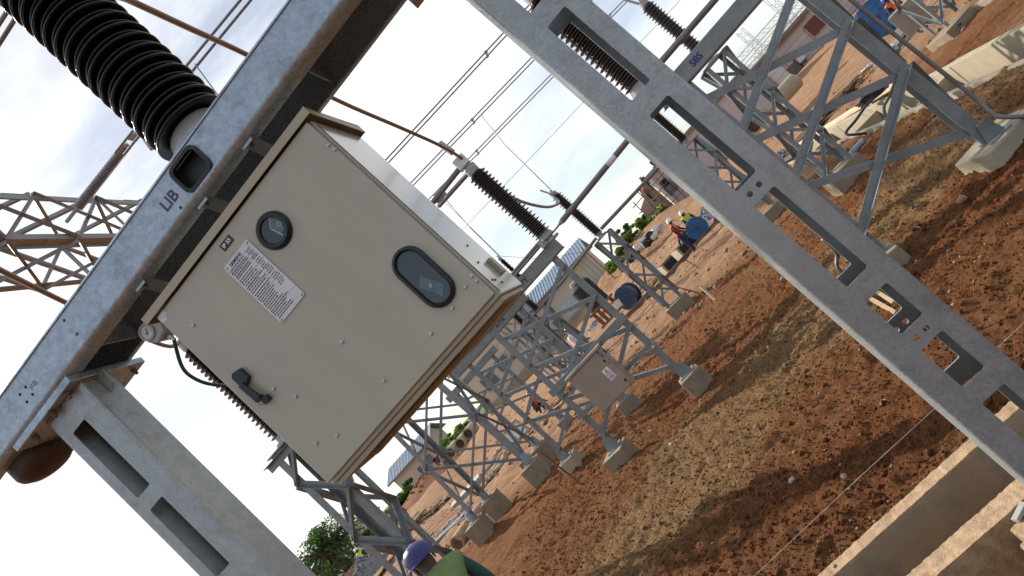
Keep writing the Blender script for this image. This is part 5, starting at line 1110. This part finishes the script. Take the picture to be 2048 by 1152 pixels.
part(fr2, 'sheet', 'sheet_white', lambda m: m.prism([fa, fb_, fc, fd], (0, .02, 0)))
for i, (a_, mt, s, lb) in enumerate([((1282, 492), 'sheet_white', .45, 'left white plastic sheet heap on the bank'), ((1297, 478), 'plastic_shade_black', .5, 'black plastic sheet heap on the bank'), ((1310, 466), 'sheet_white', .45, 'right white plastic sheet heap on the bank'), ((1268, 508), 'plastic_shade_black', .35, 'small black plastic heap left of the white one on the bank')]):
    tag(MB().blob(aD(*a_, 48), s, 30 + i, 9, 6, (1.5, 1, .7), .45).build('plastic_sheet', mt), lb, 'sheet')
p = G(1692, 550); tag(MB().tube(bez([p - V(0, 0, .1), p + V(0, 0, .12), aY(1672, 505, p.y - .05), aY(1645, 477, p.y - .1)], 6), .022, 8).build('conduit', 'alu_tube', smooth=True), 'bent pale conduit seen through the third slot of the right post', 'conduit')
for i, (a_, b_, lb) in enumerate([((1742, 598), (1795, 628), 'upper pale board seen through the fourth slot of the right post'), ((1752, 582), (1788, 606), 'pale board behind the first through the fourth slot of the right post')]):
    tag(MB().bar(aZ(*a_, .05), aZ(*b_, .04), .035, .03).build('timber_board', 'timber'), lb, 'board')

def strip(name, label, a, b, w, h, mt, n, seed, cat, planks=0):
    rr = random.Random(seed); p, q = G(*a), G(*b); d = (q - p); nrm = V(-d.y, d.x, 0).normalized(); m = MB()
    for k in range(n):
        t = rr.random(); c = p.lerp(q, t) + nrm * rr.gauss(0, w * .4); c.z = gz(c.x, c.y) + rr.uniform(-.3, .6) * h
        m.blob(c, rr.uniform(.04, .16) * (h / .15) ** .5, seed * 99 + k, 6, 4, (rr.uniform(.8, 1.6), rr.uniform(.8, 1.6), .6), .35)
    for k in range(planks):
        t = rr.random(); c = p.lerp(q, t) + nrm * rr.gauss(0, w * .4); c.z = gz(c.x, c.y) + .04 + rr.uniform(0, h); an = rr.gauss(math.atan2(d.y, d.x), .35); L_ = rr.uniform(.5, 1.8)
        e = V(math.cos(an), math.sin(an), rr.uniform(-.08, .08)) * L_ / 2; m.bar(c - e, c + e, rr.uniform(.06, .16), .035)
    return tag(m.build(name, mt), label, cat, kind='stuff')
strip('gravel_strip', 'spread of grey gravel left of the log', (868, 1092), (938, 1012), .5, .12, 'gravel', 260, 1, 'gravel')
strip('timber_scrap', 'scattered grey timber offcuts left of the four legged tower', (815, 1088), (905, 995), .8, .12, 'timber_dark', 30, 2, 'timber', 34)
strip('stone_strip', 'row of broken stones and rubble behind the tower feet', (960, 985), (1042, 880), .6, .2, 'stone', 240, 3, 'rubble', 14)
strip('stone_strip', 'broken stones and boards beyond the frame stencilled 617X', (1070, 860), (1180, 745), .9, .14, 'rubble_tan', 160, 4, 'rubble', 26)
strip('timber_scrap', 'scattered offcuts along the trench edge below the blue drum', (1290, 585), (1400, 470), .7, .14, 'timber', 40, 5, 'timber', 30)
strip('stone_strip', 'rubble along the foot of the green bank', (1255, 545), (1345, 440), 1.2, .3, 'rubble_tan', 160, 6, 'rubble', 10)
strip('stone_strip', 'rubble and boards beside the right hand trench', (1585, 300), (1720, 170), .8, .16, 'rubble_tan', 120, 7, 'rubble', 24)
strip('timber_scrap', 'grey steel and timber offcuts behind the right bracing', (1620, 275), (1700, 190), .5, .2, 'timber_dark', 10, 8, 'timber', 30)
strip('stone_strip', 'pile of pale debris below the top right cabinet', (1790, 110), (1850, 45), .6, .2, 'concrete_grey', 60, 9, 'rubble', 30)
# ------------------------------------------------------------------ trees and shrubs
def leaves(m, c, rad, n, size, rr):
    for _ in range(n):
        while True:
            p = V(rr.uniform(-1, 1), rr.uniform(-1, 1), rr.uniform(-1, 1))
            if .15 < p.length < 1: break
        q = V(c) + V(p.x * rad[0], p.y * rad[1], p.z * rad[2]); a = V(rr.uniform(-1, 1), rr.uniform(-1, 1), rr.uniform(-1, 1)).normalized(); b = a.cross(V(rr.uniform(-1, 1), rr.uniform(-1, 1), rr.uniform(-1, 1))).normalized(); s = size * rr.uniform(.6, 1.3)
        m.add([q - a * s, q + b * s * .5, q + a * s, q - b * s * .5], [(0, 1, 2, 3)])
def tree(label, base, h, rad, n, size, mt, seed, cat='tree', name='tree', clumps=9, group=None, flat=.75):
    rr = random.Random(seed); base = V(base); t = thing(name, label, cat, tuple(base), group); top = base + V(0, 0, h)
    tr_ = MB(); tr_.tube([base - V(0, 0, .4), base + V(rr.uniform(-.05, .05) * h, 0, h * .35), base + V(rr.uniform(-.08, .08) * h, 0, h * .7)], [rad * .12, rad * .09, rad * .05], 8)
    m = MB()
    for k in range(clumps):
        a = rr.uniform(0, 6.28); q = rad * math.sqrt(rr.random()) * .8; c = base + V(q * math.cos(a), q * math.sin(a), h - rad * flat + rr.uniform(-.6, .7) * rad * flat * (1 - .4 * q / rad))
        tr_.tube([base + V(0, 0, h * .4), (base + V(0, 0, h * .55)).lerp(c, .5) + V(0, 0, .05), c], [rad * .05, rad * .03, rad * .012], 5)
        s = rad * rr.uniform(.22, .42); leaves(m, c, (s, s, s * .55), n // clumps, size, rr)
    tr_.build('trunk', 'bark', t, smooth=True); m.build('crown', mt, t); return t
def tree_px(label, px, py, D_, rad, h, **k):
    c = aD(px, py, D_); b = gz(c.x, c.y); return tree(label, (c.x, c.y, b), max(c.z + rad * .4 - b, rad * 1.2), rad, k.pop('n', 2600), k.pop('size', .16), k.pop('mt', 'leaf'), k.pop('seed', 1), **k)
tree_px('wide spreading green tree at the bottom left beyond the white shed', 668, 1104, 48, 3.6, 0, n=5200, size=.13, seed=3, clumps=34)
tree_px('lower bushy tree left of the wide spreading tree', 640, 1150, 52, 2.6, 0, n=3000, size=.13, seed=4, clumps=20)
tree_px('small dark tree on the bank seen through the four legged tower', 915, 852, 70, 1.25, 0, n=1800, size=.15, seed=5, clumps=10)
tree_px('dark tree behind the crossed bracing of the frame stencilled 617X', 1042, 690, 88, 2.6, 0, n=3600, size=.24, seed=6, clumps=14)
tree_px('rounded dark tree at the top of the green bank', 1285, 428, 74, 1.1, 0, n=1600, size=.14, seed=7, clumps=8)
tree_px('smaller dark tree left of the rounded one on the green bank', 1240, 462, 74, 1.2, 0, n=1600, size=.14, seed=8, clumps=8)
for i, (px, py, D_, r, lb) in enumerate([(1222, 523, 56, .9, 'yellowish shrub beside the end of the blue roofed house'), (1240, 500, 58, .7, 'low shrub second from the blue roofed house on the bank'), (1262, 478, 58, .9, 'bright green shrub in the middle of the green bank'), (1282, 460, 58, .9, 'bright green shrub right of the middle of the green bank'), (1302, 440, 60, .9, 'bright green shrub below the rounded dark tree'), (1318, 424, 60, .8, 'green shrub nearest the scaffolding'), (892, 882, 66, 1.2, 'green shrub below the small dark tree on the bank'), (905, 862, 68, 1.0, 'green shrub right beside the small dark tree on the bank')]):
    tree_px(lb, px, py, D_, r, 0, n=1500, size=.11, mt='leaf_light', seed=20 + i, cat='shrub', name='shrub', group='shrubs on the green bank', clumps=9)
for i, (px, py, D_, r, lb) in enumerate([(812, 985, 78, 1.7, 'dark green shrub below the low blue roofed house'), (790, 1005, 76, 1.5, 'dark green shrub second from the low blue roofed house'), (770, 1030, 74, 1.4, 'dark green shrub in the middle of the lower left hedge'), (748, 1052, 72, 1.4, 'dark green shrub behind the leaning lamp post'), (728, 1072, 70, 1.2, 'dark green shrub nearest the wide spreading tree')]):
    tree_px(lb, px, py, D_, r, 0, n=1700, size=.16, mt='leaf', seed=40 + i, cat='shrub', name='shrub', group='hedge at the lower left', clumps=9)
lp = thing('street_lamp', 'thin leaning street lamp post above the lower left hedge', 'lamp', tuple(aD(785, 1040, 60)))
a_, b_ = aD(782, 1036, 60), aD(757, 1018, 60); part(lp, 'pole', 'cast_grey', lambda m: m.tube([V(a_.x, a_.y, a_.z - 1.5), a_, b_], .06, 6)); part(lp, 'lamp_head', 'black_plastic', lambda m: m.box(b_ + V(-.25, 0, .05), (.8, .25, .14)))
# ------------------------------------------------------------------ people
def person(label, loc, yaw, pose='stand', shirt='shirt_dark', vest='vest_orange', hat='hat_blue', legs='trousers', lean=0.0, h=1.72, lift=0.0, sub=1):
    k = h / 1.72; J = {}
    J['pel'] = (0, 0, .95); J['sp'] = (0, .01, 1.15); J['ch'] = (0, .0, 1.36); J['nk'] = (0, .015, 1.50); J['hd'] = (0, -.02, 1.60); J['ht'] = (0, -.015, 1.68)
    for s, n in ((1, 'R'), (-1, 'L')):
        J['sh' + n] = (.19 * s, .01, 1.42); J['el' + n] = (.26 * s, .02, 1.14); J['wr' + n] = (.25 * s, -.10, .91); J['ha' + n] = (.245 * s, -.14, .83)
        J['hp' + n] = (.10 * s, 0, .92); J['kn' + n] = (.11 * s, -.02, .50); J['an' + n] = (.115 * s, .02, .09); J['to' + n] = (.125 * s, -.14, .035)
    up = ['sp', 'ch', 'nk', 'hd', 'ht'] + [a + n for a in ('sh', 'el', 'wr', 'ha') for n in 'RL']
    if pose == 'crouch':
        for n, s in (('R', 1), ('L', -1)):
            J['kn' + n] = (.16 * s, -.36, .46); J['an' + n] = (.14 * s, -.10, .09); J['to' + n] = (.15 * s, -.26, .035); J['hp' + n] = (.10 * s, 0, .33)
        for a in ['pel'] + up: x, y, z = J[a]; J[a] = (x, y, z - .60)
        lean = lean or 30
    if lean:
        c = V(J['pel']); rt = Matrix.Rotation(R(lean), 3, 'X')
        for a in up: J[a] = tuple(c + rt @ (V(J[a]) - c))
        for n, s in (('R', 1), ('L', -1)):
            sh = V(J['sh' + n]); J['el' + n] = tuple(sh + V(.05 * s, -.08, -.27)); J['wr' + n] = tuple(sh + V(.02 * s, -.24, -.46)); J['ha' + n] = tuple(sh + V(.02 * s, -.30, -.53))
    if lean:
        nk = V(J['nk']); J['hd'] = tuple(nk + V(0, -.055, .095)); J['ht'] = tuple(nk + V(0, -.06, .175))
    rad = dict(pel=.145, sp=.135, ch=.155, nk=.058, hd=.088, ht=.07)
    for n in 'RL': rad.update({'sh' + n: .072, 'el' + n: .047, 'wr' + n: .032, 'ha' + n: .036, 'hp' + n: .098, 'kn' + n: .064, 'an' + n: .046, 'to' + n: .042})
    E_ = [('pel', 'sp', 'S'), ('sp', 'ch', 'S'), ('ch', 'nk', 'S'), ('nk', 'hd', 'K'), ('hd', 'ht', 'K')]
    for n in 'RL': E_ += [('ch', 'sh' + n, 'S'), ('sh' + n, 'el' + n, 'A'), ('el' + n, 'wr' + n, 'A'), ('wr' + n, 'ha' + n, 'K'), ('pel', 'hp' + n, 'T'), ('hp' + n, 'kn' + n, 'T'), ('kn' + n, 'an' + n, 'T'), ('an' + n, 'to' + n, 'B')]
    names = list(J); me = bpy.data.meshes.new('sk'); me.from_pydata([tuple(V(J[a]) * k) for a in names], [(names.index(a), names.index(b)) for a, b, _ in E_], [])
    o = bpy.data.objects.new('sk', me); COL.objects.link(o); sk = o.modifiers.new('s', 'SKIN'); sk.use_smooth_shade = True
    for a, sv_ in zip(names, me.skin_vertices[0].data): r = rad[a] * k; sv_.radius = (r * (1.22 if a in ('ch', 'sp', 'pel') else 1), r); sv_.use_root = a == 'pel'
    ss = o.modifiers.new('u', 'SUBSURF'); ss.levels = ss.render_levels = sub
    dg = bpy.context.evaluated_depsgraph_get(); b = bpy.data.meshes.new_from_object(o.evaluated_get(dg)); bpy.data.objects.remove(o, do_unlink=True)
    segs = [(V(J[a]) * k, V(J[c]) * k, z) for a, c, z in E_]; mi = {'S': 0, 'A': 0, 'K': 1, 'T': 2, 'B': 3}
    b.materials.clear()
    for q in (shirt, 'skin', legs, 'boots'): b.materials.append(MATS[q])
    reg = []
    for f in b.polygons:
        c = f.center; best = min(segs, key=lambda s: ((c - s[0]) - (s[1] - s[0]) * max(0, min(1, (c - s[0]).dot(s[1] - s[0]) / (s[1] - s[0]).length_squared))).length)
        f.material_index = mi[best[2]]; f.use_smooth = True; reg.append(best[2])
    t = thing('person', label, 'person', tuple(V(loc) + V(0, 0, lift))); t.rotation_euler = (0, 0, yaw)
    bo = bpy.data.objects.new('body', b); COL.objects.link(bo); bo.parent = t
    if vest:
        vm = bpy.data.meshes.new('vest'); fs = [f for f, z in zip(b.polygons, reg) if z == 'S']; idx = sorted({i for f in fs for i in f.vertices}); mp2 = {i: j for j, i in enumerate(idx)}
        vm.from_pydata([tuple(b.vertices[i].co + b.vertices[i].normal * .016) for i in idx], [], [[mp2[i] for i in f.vertices] for f in fs]); vm.materials.append(MATS[vest]); vm.polygons.foreach_set('use_smooth', [True] * len(vm.polygons))
        vo = bpy.data.objects.new('vest', vm); COL.objects.link(vo); vo.parent = t
    if hat:
        hc = V(J['hd']) * k + V(0, 0, .035); ax = (V(J['ht']) - V(J['hd'])).normalized()
        m = MB(); m.lathe([(.152, -.006), (.150, .004), (.124, .008), (.122, .04), (.108, .085), (.07, .118), (.02, .130)], hc, ax, 20)
        x, y, d = basis(ax); fwd = V(0, -1, 0)
        m.prism([hc + V(.10, -.09, 0), hc + V(.06, -.19, -.006), hc + V(-.06, -.19, -.006), hc + V(-.10, -.09, 0)], ax * .008)
        m.bar(hc + ax * .118 + V(0, .07, 0), hc + ax * .125 - V(0, .07, 0), .03, .012, ax)
        mm = bpy.data.meshes.new('helmet'); mm.from_pydata([tuple(p) for p in m.v], [], m.f); mm.materials.append(MATS[hat]); mm.polygons.foreach_set('use_smooth', [True] * len(mm.polygons)); mm.set_sharp_from_angle(angle=R(50))
        ho = bpy.data.objects.new('helmet', mm); COL.objects.link(ho); ho.parent = t
    hd = V(J['hd']) * k
    for nm, c, r, sq in (('nose', (0, -.092, -.02), .017, (1, 1.2, 1.5)), ('ear', (.085, 0, -.01), .02, (.4, .8, 1.4)), ('ear', (-.085, 0, -.01), .02, (.4, .8, 1.4))):
        fm = MB().blob(hd + V(c), r, 1, 6, 5, sq, .05); mm = bpy.data.meshes.new(nm); mm.from_pydata([tuple(p) for p in fm.v], [], fm.f); mm.materials.append(MATS['skin']); fo = bpy.data.objects.new(nm, mm); COL.objects.link(fo); fo.parent = t
    return t
def man(label, px, py, D_, yaw, hz=1.62, ground=True, **k):
    """place a person so that the head is on the sight line through (px, py)"""
    p = aD(px, py, D_); return person(label, (p.x, p.y, p.z - hz), yaw, **k)
p = aD(843, 1118, 5.2)
nw = person('worker in a violet helmet and lime vest seen from behind at the bottom', (p.x + .14, p.y - .376, p.z - 1.52), R(200), 'stand', 'shirt_teal', 'vest_green', 'hat_violet', lean=38, sub=2)
hb = MB(); hb.box((0, 0, 0), (.05, .006, .06)); bd = hb.build('badge', 'timber_pale'); bd.parent = nw; bd.location = (.09, -.33, 1.56); bd.rotation_euler = (R(30), 0, R(40))
man('worker in an orange vest and white helmet beside the upright blue drum', 1336, 452, 26.5, R(75), 1.55, shirt='shirt_maroon', vest='vest_orange', hat='hat_white', lean=14)
man('worker in a yellow vest and white helmet standing behind the blue drum', 1365, 433, 28.6, R(20), 1.5, vest='vest_yellow', hat='hat_white', lean=18)
man('worker in an orange vest low in the trench right of the blue drum', 1430, 448, 27.5, R(40), 1.5, vest='vest_orange', hat='hat_blue', lean=20)
man('crouching worker in dark clothes and a blue helmet behind the tower', 1053, 797, 28.5, R(60), .93, pose='crouch', shirt='shirt_maroon', vest='vest_orange', hat='hat_blue')
man('worker in a blue helmet behind the frame stencilled 617Y, left of two', 1139, 667, 24.0, R(30), 1.5, shirt='label_white', vest=None, hat='hat_blue', lean=15)
man('worker in a violet helmet behind the frame stencilled 617Y, right of two', 1149, 669, 24.6, R(200), 1.5, vest='vest_orange', hat='hat_violet', lean=15)
man('worker in an orange vest and blue helmet behind the top right cabinet', 1779, 5, 19.0, R(10), 1.2, vest='vest_orange', hat='hat_blue', h=1.4)
man('dark clothed worker standing on the unfinished house roof, nearest the post', 1300, 322, 63, R(20), 1.5, vest=None, shirt='shirt_dark', hat=None, lean=20)
man('dark clothed worker on the scaffold top at the house corner', 1284, 354, 62.5, R(-30), 1.5, vest=None, shirt='shirt_maroon', hat=None, lean=25)
man('orange clothed worker on the scaffold deck', 1287, 382, 62.5, R(60), 1.4, vest='vest_orange', hat='hat_white', lean=15)
man('worker in a yellow vest at the foot of the scaffolding', 1316, 411, 60, R(0), 1.5, vest='vest_yellow', hat=None, lean=20)
man('worker in a yellow vest on the green bank below the scaffolding', 1305, 431, 59, R(30), 1.5, vest='vest_yellow', hat=None, lean=25)
man('dark clothed worker with a white helmet left of the lower left hedge', 797, 1023, 44, R(40), 1.5, vest=None, hat='hat_white', lean=25)
man('dark clothed worker with a yellow vest sitting below the lower left hedge', 779, 1044, 43, R(-40), 1.1, pose='crouch', vest='vest_yellow', hat='hat_white')
man('worker in a bright yellow vest behind the bottom left lattice column', 762, 1058, 40, R(10), 1.4, vest='vest_yellow', hat='hat_white', lean=15)
man('worker in a yellow vest beside the bottom left gravel heap', 719, 1106, 38, R(0), 1.4, vest='vest_yellow', hat='hat_white')
